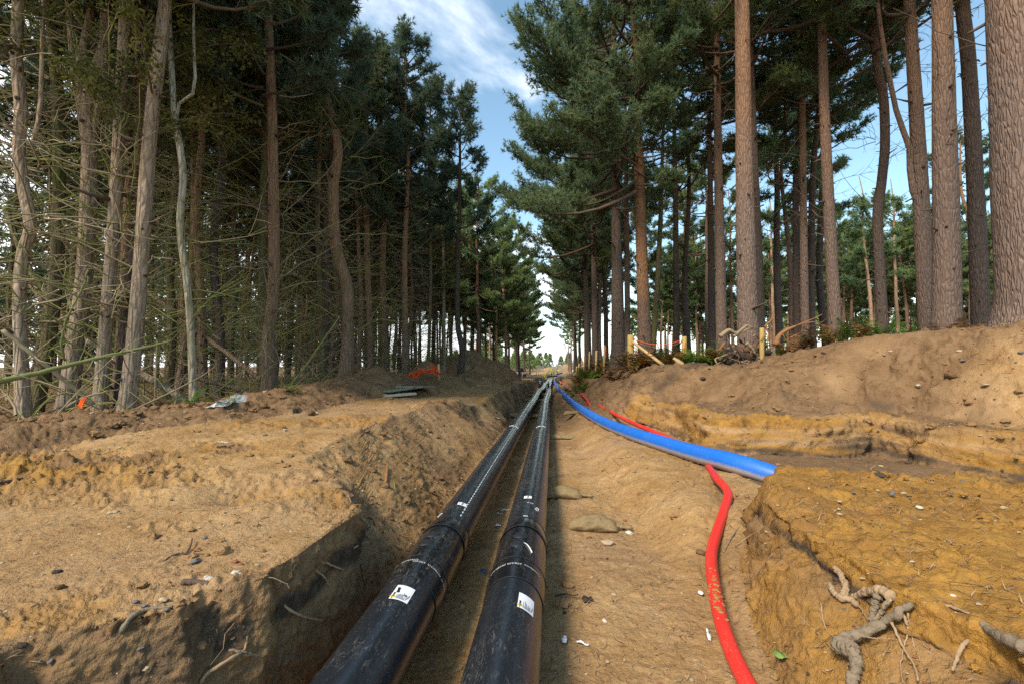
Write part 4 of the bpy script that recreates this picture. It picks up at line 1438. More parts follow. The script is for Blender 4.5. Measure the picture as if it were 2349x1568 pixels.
def heat_pipe(xs, label, left):
    p = Pipe(xs)
    root = thing('heat_pipe', label, 'pipe', (0, 0, 0), 'black insulated heat pipes in the trench')
    ys = np.concatenate([np.linspace(-1.5, 12, 60), np.linspace(12.3, 87, 150)])
    mb = MB().tube(p.c(ys), PR_, 72, 0)
    mb.build('casing', M['pipe_black'], root)
    for jy, L in ((3.02, 1.0), (15.1, 1.0), (27.4, 1.0), (39.5, 1.0), (52, 1.0), (64, 1.0)):
        if left: jy -= .03
        b0, b1 = jy - L / 2, jy + L / 2
        k = 72 if jy < 20 else 32
        s_ = MB(); p.ring(s_, b0 + .20, b1 - .16, [PR_ + .003, PR_ + .008, PR_ + .009, PR_ + .009, PR_ + .009, PR_ + .008, PR_ + .003], 0, k)
        jt = s_.build('joint_sleeve', M['sleeve_black'], root)
        for w0, w1 in ((b0, b0 + .25), (b1 - .22, b1)):
            w = MB(); p.ring(w, w0, w1, [PR_ + .001, PR_ + .004, PR_ + .007, PR_ + .0105, PR_ + .012, PR_ + .0115, PR_ + .010] if w0 == b0 else [PR_ + .010, PR_ + .0115, PR_ + .012, PR_ + .0105, PR_ + .007, PR_ + .004, PR_ + .001], 0, k)
            w.build('shrink_wrap', M['sleeve_black'], root)
            rb = np.random.default_rng(3)
            for e in (w0 + .004, w1 - .004):
                bead = MB()
                th = np.linspace(0, 2 * math.pi, 80)
                if jy < 10:
                    bead.tube(p.on(e + rb.normal(0, .0015, 80), th, PR_ + (.0135 if (e > b0 + .1 and e < b1 - .1) else .003)), .0022, 4, 0, cap=False)
                if bead.n:
                    bead.build('wrap_edge', M['weld'], root)
        if jy < 10:
            for dy_, an in ((.10, -.02), (-.045, -.06)):
                if left: an -= .08
                pl = MB(); p.blob(pl, jy + dy_, an, [(.050, .008), (.047, .013), (.030, .0145), (.020, .018), (.014, .018), (.010, .014), (.001, .014)])
                pl.build('fusion_plug', M['weld'], jt)
    ny = 3.02 - .5
    if not left:
        pipe_text(p, 'Covalence  370/235 PE280/315  L102 TI', .024, ny + .155, .95, PR_ + .014, root)
        pipe_text(p, '46.6', .034, 3.90, .36, PR_ + .0015, root, 'handwriting')
        hb = MB(); th = np.linspace(0, 6.6, 40)
        hb.tube(p.on(3.80 + .030 * np.cos(th), .52 + .16 * np.sin(th) * .8 + .02 * th, PR_ + .001), .0020, 4)
        hb.tube(p.on(np.linspace(3.77, 3.85, 6), np.linspace(.46, .60, 6), PR_ + .001), .0020, 4)
        hb.build('handwriting', M['print_white'], root)
        a = MB(); th = np.linspace(.16, .52, 14)
        a.tube(p.on(2.985 - .10 * ((th - .16) / .36) ** 2, th, PR_ + .0128), np.linspace(.002, .005, 14), 5)
        a.build('chalk_mark', M['print_white'], root)
        a = MB(); th = np.linspace(-.06, .16, 8)
        a.tube(p.on(np.full(8, 3.545), th, PR_ + .001), .0025, 5)
        a.build('chalk_mark', M['print_white'], root)
        sticker(p, root, 2.30, .56, .14, .088, True)
        sticker(p, root, 4.05, -.02, .075, .066, False)
        sticker(p, root, 9.0, -.05, .10, .19, False)
    else:
        pipe_text(p, 'Covalence  370/235 PE280/315  L102 TI', .024, ny + .155, .08, PR_ + .014, root)
        pipe_text(p, 'L102 TI  PE280/315  370/235', .022, ny + .135, 1.55, PR_ + .014, root)
        sticker(p, root, 2.31, .24, .14, .095, True, True)
        sticker(p, root, 3.82, .26, .072, .072, False)
        sticker(p, root, 9.0, .25, .10, .19, False)
        yy = 3.56
        rd = np.random.default_rng(8)
        while yy < 10.5:
            L = rd.uniform(.03, .06)
            d = MB(); p.patch(d, yy, yy + L, .495, .55, PR_ + .0018)
            d.build('white_dash', M['print_white'], root, False)
            yy += L + rd.uniform(.012, .03) * (1 + .25 * (yy - 3))
        a = MB(); th = np.linspace(-.75, -.5, 10)
        a.tube(p.on(3.60 + .02 * np.sin(th * 20), th, PR_ + .001), .003, 4)
        a.build('chalk_mark', M['print_white'], root)
    # venting stub by the third joint
    v = MB(); c = p.on(28.2, -.5 if left else .0, PR_)
    v.tube([c, c + [0, 0, .26]], .055, 12)
    vs = v.build('vent_stub', M['sleeve_black'], root)
    v = MB(); v.tube([c + [0, 0, .261], c + [0, 0, .40], c + [.01, 0, .43]], [.06, .06, .04], 12)
    v.build('cap', M['label_white'], vs)
    return root


heat_pipe(PXL, 'left-hand black insulated pipe with a torn white sticker and a dashed white line', True)
heat_pipe(PXR, 'right-hand black insulated pipe with an intact sticker and a handwritten number', False)


def onz(px, py, z, far=95):
    """point where the sight line meets height z + the fall of the ground"""
    r = ray(px, py)
    t = np.geomspace(.6, far, 4000)
    P = EYE + t[:, None] * r
    b = np.nonzero(P[:, 2] < z + G(P[:, 1]))[0]
    return P[b[0]] if len(b) else P[-1]


blue_px = [(741, 464, .43), (697, 453, .41), (654, 440, .41), (632, 433, .40), (610, 424.5, .39), (594, 416.5, .38), (580, 407.6, .37), (570, 399.5, .36), (564, 394, .36)]
BP_ = [onz(*q) for q in blue_px]
BP_ = [BP_[0] + np.array([1.5, -1.1, -.55]), BP_[0] + np.array([.55, -.42, -.16])] + BP_ + [np.array([.74, 22, .30 + G(22)]), np.array([.62, 25.5, .30 + G(25.5)]), np.array([.45, 27, .31 + G(27)]), np.array([.42, 31, .3 + G(31)]), np.array([.50, 36, .3 + G(36)]), np.array([.40, 44, .32 + G(44)]), np.array([.42, 56, .3 + G(56)]), np.array([.55, 70, .3 + G(70)]), np.array([.62, 84, .34 + G(84)])]
t_ = thing('water_pipe', 'thick blue water pipe curving out of the trench behind the clay block', 'pipe')
bs = spline(BP_, 220)
MB().tube(bs, .115, 40).build('pipe_wall', M['pipe_blue'], t_)
rib = MB()
T_, N_, B_ = frames(bs)
for k_ in range(18, 52):
    a = bs[k_] + .1158 * norm(np.array([-.45, -.55, -.15]) - T_[k_] * np.dot(T_[k_], [-.45, -.55, -.15]))
    if k_ % 2: rib.tube([a, a + (bs[k_ + 1] - bs[k_]) * .7], .0022, 4)
M['stripe_red'] = simple('stripe_red', (.35, .06, .20), .6, .1)
rib.build('stripe', M['stripe_red'], t_)
for idx in (60, 120):
    MB().tube(bs[idx:idx + 2], .121, 32).build('coupling', M['pipe_blue'], t_)

# red duct: foreground length, passing under the blue pipe, and the stretch beside it
rp = [np.array([.90, .6, .10]), np.array([.90, 1.4, .10])] + [plane(px, py, z + .05) for px, py, z in RED_PX]
rb_px = [(700, 455, .36), (667, 437, .42), (646, 428, .47), (624.5, 418.5, .48), (608.5, 410, .47), (598, 404.5, .40)]
rp2 = [onz(*q) for q in rb_px]
jn = onz(706, 462, .30)
RP = spline(spline(rp[:-1] + [jn] + rp2, 34), 240)
t_ = thing('cable_duct', 'long red plastic cable duct snaking along the foot of the clay block', 'duct')
MB().tube(RP, .041, 28).build('duct_wall', M['pipe_red'], t_)
mud = MB()
rm = np.random.default_rng(12)
for k_ in range(60):
    V, T = rough_ball(rm.uniform(.004, .013), rm, 1, .5, (1.2, 1.2, .35))
    f_ = rm.normal(3.0, .16)
    i = int(np.argmin(np.abs(RP[:130, 1] - f_)))
    w_ = rm.uniform(0, 1)
    c_ = RP[i] * w_ + RP[i + 1] * (1 - w_)
    a_ = rm.normal(0, .5)
    mud.add(V + c_ + np.array([.041 * math.sin(a_), 0, .0405 * math.cos(a_)]), None, T)
M['mud'] = simple('mud', (.30, .16, .045), .95, .3, 30)
tag(mud.build('mud_crumb', M['mud'], t_), kind='stuff')
M['pipe_pink'] = simple('pipe_pink', (.62, .16, .15), .5, .2, 6)
for lab, pts in (('short kinked piece of red duct poking from the brown bank by the blue pipe', [(579, 391.5, .42), (583, 395, .42), (586.5, 398, .40), (588.5, 402, .38), (591, 404.5, .33)]),
                 ('wavy pink offcut of duct farther up the bank', [(563.2, 385.8, .42), (565.8, 387, .44), (568, 387.6, .42), (570.5, 388.6, .42)]),
                 ('small pink end of duct farthest up beside the blue pipe', [(559, 379.3, .5), (560.2, 381.2, .5), (561, 382.4, .46)])):
    P = [onz(*q) for q in pts]
    tag(MB().tube(spline(P, 24), .055, 14).build('cable_duct', M['pipe_red'] if 'short' in lab else M['pipe_pink']), lab, 'duct')

# ------------------------------------------------------------------ sandbags
M['sack'] = simple('sack', (.215, .16, .085), .97, .5, 9, .05, .9)


def sandbag(px, py, w, d_, h, rz, label, tail=True, z=None):
    P = hit(px, py)
    t = thing('sandbag', label, 'sandbag', (P[0], P[1], (P[2] if z is None else z) - .012), 'sandbags on the trench floor', rz)
    n, k = 34, 26
    u = np.linspace(-1, 1, n)
    th = np.arange(k) * 2 * math.pi / k
    V = []
    o = rngT.uniform(0, 90)
    for a in u:
        s_ = max(.02, (1 - abs(a) ** 4.5)) ** .5
        bump_ = 1 + .20 * perlin(a * 2.4 + o, 0, np.arange(k) * .45) + .07 * perlin(a * 9 + o, 3, np.arange(k) * .9)
        yy = d_ / 2 * s_ * np.cos(th) * bump_
        zz = h * s_ * (.48 + .52 * np.sin(th) * np.where(np.sin(th) < 0, .9, 1)) * bump_ * (1 + .15 * math.sin(a * 3 + o))
        V.append(np.stack([np.full(k, a * w / 2), yy, zz], 1))
    V = np.vstack(V)
    i, j = np.meshgrid(np.arange(n - 1), np.arange(k), indexing='ij')
    j2 = (j + 1) % k
    MB().add(V, np.stack([i * k + j, i * k + j2, (i + 1) * k + j2, (i + 1) * k + j], -1).reshape(-1, 4)).build('sack', M['sack'], t)
    if tail:
        tb = MB()
        tb.tube(spline([(w / 2 - .03, 0, h * .45), (w / 2 + .04, .01, h * .35), (w / 2 + .09, -.01, h * .40), (w / 2 + .13, .02, h * .25)], 10), [.03, .012, .02, .022, .012, .02, .016, .018, .012, .004], 7)
        tb.build('tied_end', M['sack'], t)
    return t


sandbag(593, 529, .50, .20, .135, -.05, 'olive sandbag lying alone on the floor, nearest the viewer')
sandbag(561, 497, .52, .20, .13, -.03, 'sandbag wedged under the right black pipe, beyond the lone one')
sandbag(562, 438, .62, .2, .10, .12, 'flat sandy sandbag half buried beside the right black pipe')
sandbag(525, 418, 1.5, .28, .13, .0, 'long sandbag bearing both black pipes, fourth along the trench', False, z=.02 + G(10.4))
sandbag(575, 413.5, .75, .22, .12, .45, 'pale sandbag sticking out on the right of the pipes under the blue pipe')
sandbag(536, 402, 1.6, .28, .13, .0, 'sandbag bearing both pipes, fifth along the trench', False, z=.02 + G(15.8))
sandbag(541, 396.5, 1.8, .3, .13, .05, 'farthest sandbag visible under the two pipes', False, z=.02 + G(19))

# ------------------------------------------------------------------ roots, sticks and fallen wood
M['root'] = simple('root', (.29, .205, .125), .9, .35, 12, .15, .5)
M['root_grey'] = simple('root_grey', (.19, .15, .105), .95, .5, 22, .1, .7)
M['root_dark'] = simple('root_dark', (.075, .052, .038), .9, .4, 12)
M['root_red'] = simple('root_red', (.25, .12, .055), .9, .4, 12, .15, .4)


def surf(pxs, off=0.0):
    out = []
    for p in pxs:
        Q = hit(p[0], p[1])
        o = off if len(p) < 3 else p[2]
        out.append(Q + norm(EYE - Q) * o)
    return out


def S4(pts, x0, y0, k):
    return [((x0 + q[0] * k) / 4, (y0 + q[1] * k) / 4) + tuple(q[2:]) for q in pts]


def root_tube(P, r0, r1, n=None, k=7, wob=.0, rng=rngT, knob=.18):
    n = n or max(8, len(P) * 5)
    Q = spline(P, n)
    if wob: Q = Q + rng.normal(0, wob, Q.shape)
    R = np.linspace(r0, r1, n) * (1 + knob * rng.normal(0, .7, n).clip(-1, 1))
    return Q, R, k


c9 = lambda pts: S4(pts, 3200, 2200, .667)
rr0 = np.random.default_rng(17)
t_ = thing('tree_root', 'gnarled grey stump root hanging out of the clay face, bottom right', 'root', tuple(hit(860, 610)))
inv = lambda P: np.asarray(P) - np.array(t_.location)
for nm, pts, r0, r1, mt in (
    ('main_root', [(230, 570, .10), (300, 515, .09), (400, 480, .08), (500, 430, .07), (570, 380, .06), (625, 345, .03), (680, 320, .01)], .027, .012, 'root_grey'),
    ('broken_stub', [(235, 570, .11), (290, 590, .10), (335, 640, .08), (330, 720, .07), (318, 790, .06), (312, 830, .05)], .028, .018, 'root_grey'),
    ('stump_knot', [(215, 590, .10), (245, 560, .11), (280, 560, .11), (320, 590, .10)], .026, .028, 'root_grey'),
    ('upper_root', [(205, 90, .005), (235, 125, .03), (262, 180, .04), (270, 240, .05), (245, 290, .05)], .016, .014, 'root'),
    ('hooked_root', [(175, 195, .03), (195, 235, .05), (225, 270, .05), (270, 285, .05), (320, 300, .03), (330, 330, .02)], .013, .014, 'root'),
    ('cross_root', [(320, 275, .02), (370, 258, .04), (420, 245, .05), (490, 240, .04), (540, 270, .02)], .012, .022, 'root'),
    ('strut_root', [(470, 265, .04), (450, 320, .05), (440, 380, .05), (420, 420, .06)], .020, .009, 'root_grey'),
    ('side_root', [(540, 290, .02), (500, 340, .05), (470, 400, .06), (430, 440, .07)], .010, .006, 'root_grey'),
):
    P = inv(surf(c9(pts)))
    Q, R, k = root_tube(P, r0, r1, 26, 10, .002)
    ph = rr0.uniform(0, 40)
    def fib(th, P_, ph=ph):
        u_ = np.arange(len(P_))[:, None] * .55
        c_, s_ = np.cos(th)[None], np.sin(th)[None]
        return 1 + .28 * perlin(c_ * 1.6 + ph, s_ * 1.6, u_ * .35) + .22 * perlin(c_ * 4 + ph, s_ * 4, u_ * .22) + .12 * perlin(c_ * 8, s_ * 8 + ph, u_)
    n2_ = len(Q) * 3
    MB().tube(spline(Q, n2_), np.interp(np.linspace(0, 1, n2_), np.linspace(0, 1, len(R)), R) * 1.0, 22, mod=fib).build(nm, M[mt], t_)
rl = MB()
rr_ = np.random.default_rng(4)
for pts, r in (([(0, 240), (40, 208), (90, 200), (190, 193, .03)], .005), ([(128, 288), (132, 380), (150, 450), (185, 500), (215, 535)], .006), ([(0, 392), (60, 450), (130, 520), (205, 600, .05)], .004),
               ([(548, 425, .06), (590, 520, .04), (640, 610, .03), (690, 700, .03), (712, 780, .03)], .007), ([(105, 78), (60, 150), (38, 240), (36, 340), (25, 440)], .003), ([(645, 370, .03), (652, 480, .02), (610, 620, .02), (605, 700, .02), (618, 790, .02)], .004),
               ([(60, 575), (120, 575), (150, 560)], .003), ([(330, 300, .03), (380, 370, .04), (430, 440, .05)], .004), ([(545, 290, .03), (490, 360, .05), (410, 440, .06), (330, 460, .04)], .006),
               ([(380, 510, .08), (450, 522, .07), (560, 525, .03)], .003), ([(620, 380, .03), (640, 430, .03), (650, 480, .02)], .008), ([(655, 170, .01), (672, 220, .01), (682, 265, .005)], .0025), ([(670, 500, .02), (690, 580, .01), (720, 660, .005)], .003)):
    Q, R, k = root_tube(inv(surf(c9(pts), .012)), r, r * .5, 18, 5, .0015)
    rl.tube(Q, R, k)
tag(rl.build('rootlet', M['root'], t_), kind='stuff')

sticks = [
    ('pale thin root sticking out of the left trench wall, lower one by the black pipe', 'root', 'root', [(1215, 1565), (1260, 1500, .03), (1400, 1410, .05), (1480, 1360, .04), (1495, 1290, .02), (1515, 1220)], .008, .004, 0),
    ('grey root crossing the bigger pale root on the left wall', 'root', 'root_grey', [(1385, 1360, .02), (1480, 1370, .05), (1575, 1405, .03)], .006, .004, 0),
    ('bare yellowish root in the middle of the left trench wall', 'root', 'root', [(1715, 1085), (1800, 1140, .03), (1890, 1170, .03), (1965, 1180, .03)], .006, .003, 0),
    ('pale root at the dark band, right end of the left bank', 'root', 'root', [(1895, 825), (1965, 825, .03), (2020, 850, .04), (2085, 875, .03)], .007, .005, 0),
    ('short hooked root just under the dark band of the left bank', 'root', 'root', [(1915, 878), (1960, 910, .03), (1980, 935, .03), (1995, 965, .02)], .006, .004, 0),
    ('thin upright twig on the left bank edge beside a flat one', 'twig', 'root_dark', [(1130, 770), (1148, 745, .02), (1160, 715, .05), (1165, 680, .07)], .005, .003, 0),
    ('thin flat twig lying near the left bank edge', 'twig', 'root_dark', [(990, 823, .004), (1050, 785, .01), (1130, 772, .01), (1250, 776, .004)], .005, .002, 0),
    ('curved grey stick lying along the lip of the left bank', 'stick', 'root_grey', [(735, 1248, .006), (765, 1200, .01), (810, 1150, .012), (900, 1110, .01), (1050, 1096, .006)], .010, .005, 0),
    ('dark bark strip on the left bank by the white stones', 'bark strip', 'root_dark', [(1110, 950, .008), (1170, 945, .012), (1270, 962, .006)], .014, .010, 0),
    ('black stick at the left edge of the sandy track', 'stick', 'root_dark', [(0, 345, .008), (60, 333, .012), (135, 320, .008)], .014, .010, 0),
    ('long thin pale stick on the middle of the sandy track', 'stick', 'root', [(640, 475, .004), (700, 472, .006), (785, 478, .004)], .005, .003, 0),
]
for lab, cat, mt, pts, r0, r1, off in sticks:
    P = surf(S4(pts, 0, 1700, .6594), off)
    Q, R, k = root_tube(P, r0, r1, 20, 7, .001)
    tag(MB().tube(Q, R, k).build('dead_root' if cat == 'root' else ('bark_strip' if 'strip' in cat else 'dead_stick'), M[mt]), lab, cat)
sticks2 = [
    ('dark stub of root standing on the left slope', 'root', 'root_red', [(530, 240, .10), (526, 290, .05), (520, 345, .0)], .012, .016),
    ('thin red twig standing right of the stub on the left slope', 'twig', 'root_red', [(684, 265, .10), (687, 310, .05), (685, 360, 0)], .005, .006),
    ('long green-brown twig trailing down the left slope', 'twig', 'twig_moss', [(570, 340, .04), (585, 420, .02), (615, 465, .015), (665, 490, .01), (770, 545, .01)], .006, .003),
    ('thick brown root looping from the left lip down to the pipe', 'root', 'root_red', [(385, 550, .01), (440, 560, .05), (480, 630, .05), (520, 670, .04), (555, 735, .02)], .011, .007),
    ('pale forked root bit on the left wall below the loop', 'root', 'root', [(300, 765, .01), (350, 725, .04), (410, 703, .02)], .006, .004),
    ('forked pale twig at the top of the right sandy slope', 'twig', 'root', [(2005, 185, .03), (1950, 195, .015), (1885, 194, .005)], .010, .006),
    ('brown twig below the forked one on the right sandy slope', 'twig', 'root_red', [(1900, 205, .01), (1940, 240, .02), (1975, 245, .01)], .008, .005),
    ('thin wiry root arching on the right sandy slope', 'root', 'root', [(2015, 355, .01), (2075, 378, .04), (2110, 400, .03), (2165, 412, .01)], .004, .003),
    ('pale stick leaning on the left black pipe up the trench', 'stick', 'root', [(1135, 140, .0), (1180, 95, .03), (1220, 30, .05)], .010, .006),
    ('twig poking up between the two black pipes', 'twig', 'root', [(1243, 250, .0), (1258, 220, .03), (1273, 193, .05)], .008, .004),
]
for lab, cat, mt, pts, r0, r1 in sticks2:
    P = surf(S4(pts, 1200, 1700, .6593))
    Q, R, k = root_tube(P, r0, r1, 18, 7, .001)
    tag(MB().tube(Q, R, k).build('dead_root' if cat == 'root' else 'dead_stick', M[mt]), lab, cat)
sticks3 = [
    ('long thin root across the clay block left of the stump root', 'root', 'root_grey', [(300, 770, .0), (340, 690, .02), (390, 620, .02), (450, 570, .03), (520, 556, .01)], .006, .004),
    ('fine curved root on the pale patch of the clay block', 'root', 'root_grey', [(425, 955, .005), (490, 915, .02), (545, 850, .03), (580, 795, .02), (645, 782, .01)], .004, .003),
    ('long root lying right of the stump along the clay face', 'root', 'root', [(1500, 1072, .01), (1640, 1085, .015), (1760, 1125, .02), (1895, 1160, .005)], .006, .004),
    ('hanging pale root low on the clay face at the far right', 'root', 'root', [(1785, 1300, .0), (1745, 1340, .03), (1715, 1420, .03), (1690, 1480, .03)], .008, .005),
    ('grey split root at the right edge of the clay face', 'root', 'root_grey', [(1870, 1200, .0), (1940, 1260, .03), (2030, 1300, .05), (2130, 1345, .05)], .014, .026),
    ('straw-coloured stick under the blue pipe', 'stick', 'root', [(315, 322, .01), (360, 316, .02), (412, 314, .01)], .008, .004),
    ('pale splinter upright on the clay block top', 'splinter', 'root', [(585, 405, .0), (580, 370, .05)], .012, .005),
]
for lab, cat, mt, pts, r0, r1 in sticks3:
    P = surf(S4(pts, 2696, 1700, .6594))
    Q, R, k = root_tube(P, r0, r1, 20, 7, .0012)
    tag(MB().tube(Q, R, k).build('dead_root' if cat == 'root' else 'dead_stick', M[mt]), lab, cat)

# poles and trunks lying in the left wood
def pole(name, label, cat, pts, ds, r0, r1, mat, twigs=0, seed=0, group=None):
    P = [at(x / 4, y / 4, d) for (x, y), d in zip(pts, ds)]
    t = thing(name, label, cat, tuple(P[0]), group)
    Q, R, k = root_tube(np.array(P) - P[0], r0, r1, 26, 10, .004, knob=.06)
    MB().tube(Q, R, k).build('stem', M[mat], t)
    rng = np.random.default_rng(seed)
    for i in range(twigs):
        j = rng.integers(4, 24)
        d = norm(norm(Q[-1] - Q[0]) * .5 + rng.normal(0, .7, 3)); L = rng.uniform(.25, .8)
        e = norm(rng.normal(size=3)) * .25
        q = [Q[j], Q[j] + d * L * .5, Q[j] + (d + e) * L]
        MB().tube(spline(q, 8), np.linspace(R[j] * .35, .004, 8), 6).build('side_twig', M[mat], t)
    return t


M['moss_pole'] = simple('moss_pole', (.155, .165, .06), .9, .35, 8)
pole('fallen_pole', 'long mossy green pole slanting across the trunks at the left edge', 'fallen pole', [(-60, 1535), (150, 1490), (350, 1440), (520, 1402), (690, 1362)], [5.4, 5.8, 6.2, 6.6, 7.0], .036, .014, 'moss_pole', 4, 1)
pole('fallen_pole', 'straight grey pole sloping down to the right at the far left', 'fallen pole', [(10, 1318), (160, 1440), (270, 1528), (378, 1618)], [6.3, 6.5, 6.7, 6.9], .027, .03, 'twig_grey', 3, 2)
pole('fallen_pine', 'pale fallen trunk sloping down to the foot of the birch', 'fallen trunk', [(335, 1350), (500, 1455), (640, 1535), (765, 1618)], [8.6, 8.4, 8.1, 7.7], .06, .055, 'bark_tan', 3, 3)
pole('fallen_pine', 'long brown fallen trunk behind the birch, sloping down rightwards', 'fallen trunk', [(590, 1165), (760, 1300), (900, 1405), (1050, 1522)], [11.4, 11.2, 10.8, 10.5], .055, .05, 'bark_left', 5, 4)
pole('fallen_pine', 'low thin fallen trunk resting at the foot of the orange-brown pine', 'fallen trunk', [(760, 1505), (900, 1540), (1000, 1570), (1060, 1590)], [9.6, 9.8, 9.9, 10], .04, .045, 'bark_left', 3, 5)
pole('fallen_pole', 'mossy pole leaning up rightwards between the two reddish pines', 'fallen pole', [(1128, 1590), (1215, 1470), (1300, 1350), (1360, 1262)], [10, 10.2, 10.4, 10.6], .035, .012, 'moss_pole', 5, 6)
pole('fallen_pine', 'dark leaning trunk behind the leftmost kinked pine', 'fallen trunk', [(20, 830), (110, 1060), (230, 1230), (330, 1400), (420, 1560)], [9.5, 9.3, 9.0, 8.8, 8.6], .05, .07, 'bark_moss', 5, 7)
pole('fallen_pine', 'second leaning trunk behind the forked pine', 'fallen trunk', [(110, 1120), (250, 1320), (360, 1470), (470, 1600)], [10.5, 10.3, 10.1, 9.9], .04, .05, 'bark_left', 4, 8)
pole('fallen_pole', 'short thin upright stick standing left of the birch', 'stick', [(615, 1660), (622, 1520), (628, 1362)], [7.4, 7.4, 7.4], .014, .010, 'twig_grey', 0, 9)
pole('fallen_pole', 'crooked mossy branch standing in front of the forked pine', 'fallen branch', [(262, 1440), (245, 1380), (262, 1290), (292, 1225), (330, 1150), (352, 1080)], [6.8, 6.7, 6.7, 6.7, 6.8, 6.8], .017, .010, 'moss_pole', 3, 10)
pole('fallen_pole', 'pale curved branch lying over the berm by the orange marker', 'fallen branch', [(262, 1628), (310, 1600), (360, 1580), (420, 1566), (480, 1555)], [6.2, 6.3, 6.4, 6.5, 6.7], .020, .008, 'twig_grey', 2, 11)
pole('fallen_pole', 'thin pale branch lying on the berm at the left edge', 'fallen branch', [(-20, 1702), (60, 1685), (120, 1670), (180, 1655)], [5.6, 5.8, 6.0, 6.1], .012, .008, 'twig_grey', 2, 12)
pole('fallen_pole', 'broken branch lying by the snaking pine on the spoil berm', 'fallen branch', [(1522, 1493), (1560, 1487), (1592, 1478)], [15, 15, 15], .05, .035, 'twig_grey', 1, 13)

# brushwood nobody could count
def brushwood():
    rng = np.random.default_rng(77)
    mb = MB()
    for i in range(900):
        y = rng.uniform(2.5, 30)
        x = -6.0 - .02 * y - 10 * rng.uniform() ** 1.7
        if x < -1.45 * y - 2: continue
        g = hz(x, y)
        L = rng.uniform(.4, 1.9)
        a = rng.uniform(0, 6.28)
        el = abs(rng.normal(0, .35))
        d = np.array([math.cos(a) * math.cos(el), math.sin(a) * math.cos(el), math.sin(el)])
        e = norm(np.cross(d, rng.normal(size=3))); e[2] = abs(e[2])
        t4 = np.linspace(0, 1, 6)
        z0 = rng.uniform(0, .28) * rng.uniform()
        Q = np.array([x, y, g + z0]) + np.outer(t4 * L, d) + np.outer(L * .35 * np.sin(t4 * 3.1), e)
        mb.tube(Q, np.linspace(rng.uniform(.006, .016), .003, 6), 4, int(rng.uniform() < .45), cap=False)
    return tag(mb.build('brushwood', [M['twig_grey'], M['twig_moss']]), kind='stuff')


brushwood()

# ------------------------------------------------------------------ the fence line on the right bank
M['post_wood'] = simple('post_wood', (.40, .29, .10), .85, .3, 9, .15, .3)
M['split_wood'] = simple('split_wood', (.42, .31, .15), .85, .35, 7, .15, .4)
M['old_wood'] = simple('old_wood', (.25, .19, .125), .9, .4, 9, .1, .5)
M['orange'] = simple('orange', (.80, .10, .02), .6, .15, 10)
M['wire'] = simple('wire', (.25, .25, .24), .4, .1)


def fence_post(name, lab, bx, by, ty, wpx, d, point_down=False, mat='post_wood', group='posts of the bank fence', lean=0.0, ribbon=False):
    """bx, by: foot pixel (1024 frame); ty: top pixel; d: depth"""
    b = at(bx, by, d); tp = at(bx + lean, ty, d)
    r = wpx * d / FPX / 2
    t = thing(name, lab, 'post', tuple(b), group)
    h = tp - b
    mb = MB()
    if point_down:
        mb.tube([(0, 0, -.02), h * .10, h * .22, h * .6, h * .985, h], [.012, r * .62, r, r * .98, r * .97, r * .85], 16)
    else:
        mb.tube([h * -.25, h * .3, h * .98, h], [r, r, r * .96, r * .86], 14)
    mb.build('shaft', M[mat], t)
    if ribbon:
        q = MB()
        q.tube([h * .93 + [r * 1.02 * math.cos(a), r * 1.02 * math.sin(a), .01 * math.sin(2 * a)] for a in np.linspace(0, 6.4, 14)], .012, 5)
        q.tube(spline([h * .93 + [r, -r, 0], h * .7 + [r * 1.3, -r * 1.5, 0], h * .4 + [r, -r * 1.3, 0]], 8), [.012] * 8, 4)
        q.build('ribbon', M['orange'], t)
    return t, b, tp


p1, b1, t1 = fence_post('fence_post', 'thick round fence post with a diagonal brace and orange string', 630.7, 365.5, 334.5, 6.6, 17.0)
p2, b2, t2 = fence_post('fence_post', 'middle round fence post standing in the ferns, string tied to its top', 684.5, 365, 336, 4.6, 16.2)
p3, b3, t3 = fence_post('fence_post', 'loose fence post with its sharpened foot showing, in front of the root pile', 762, 365, 327.5, 4.6, 13.2, True)
for i, (bx, by, ty, d, rib, lab) in enumerate((
        (604, 367.5, 345, 21, True, 'thin stake with an orange ribbon left of the broad ridged pine'),
        (596, 367.5, 350, 23, False, 'plain thin stake left of the ribboned one'),
        (589, 366.5, 351, 26, False, 'thin stake with a yellow band at its foot'),
        (584, 369, 355.5, 29, True, 'leaning stake with a loose orange string'),
        (581.4, 369.5, 359, 32, True, 'short stake with an orange ribbon farther along the bank'),
        (578.6, 372.2, 363, 36, False, 'pale short stake in the far cluster, right one'),
        (576.3, 372.4, 366, 38, False, 'pale short stake in the far cluster, left one'))):
    fence_post('fence_stake', lab, bx, by, ty, 2.2 if d < 25 else 1.6, d, False, 'split_wood', 'thin stakes along the bank', .5, rib)
br = MB()
q0, q1 = at(632.5, 341.5, 16.9), at(669.5, 369.5, 15.2)
br.tube([q0 - t1 * 0, q0 * .5 + q1 * .5, q1], [.055, .06, .055], 10)
tag(br.build('brace_pole', M['split_wood']), 'yellowish brace pole slanting from the thick post down to the bank', 'pole')
br = MB(); br.tube([at(629.5, 343, 17.4), at(621, 364, 17.6)], [.06, .07], 9)
tag(br.build('brace_pole', M['root_dark']), 'dark short prop leaning on the left side of the thick post', 'pole')
br = MB(); br.tube([at(641.5, 352, 17.6), at(634, 361, 17.2)], [.05, .055], 9)
tag(br.build('brace_pole', M['old_wood']), 'dark stub prop behind the thick post, under the brace', 'pole')
st = MB()
a, b = t1 + np.array([.06, 0, -.12]), t2 + np.array([0, 0, -.08])
u = np.linspace(0, 1, 16)[:, None]
st.tube(a * (1 - u) + b * u + np.array([0, 0, -1]) * .9 * (u * (1 - u)), .010, 5)
tag(st.build('string', M['orange']), 'orange string sagging between the thick post and the middle post', 'string')
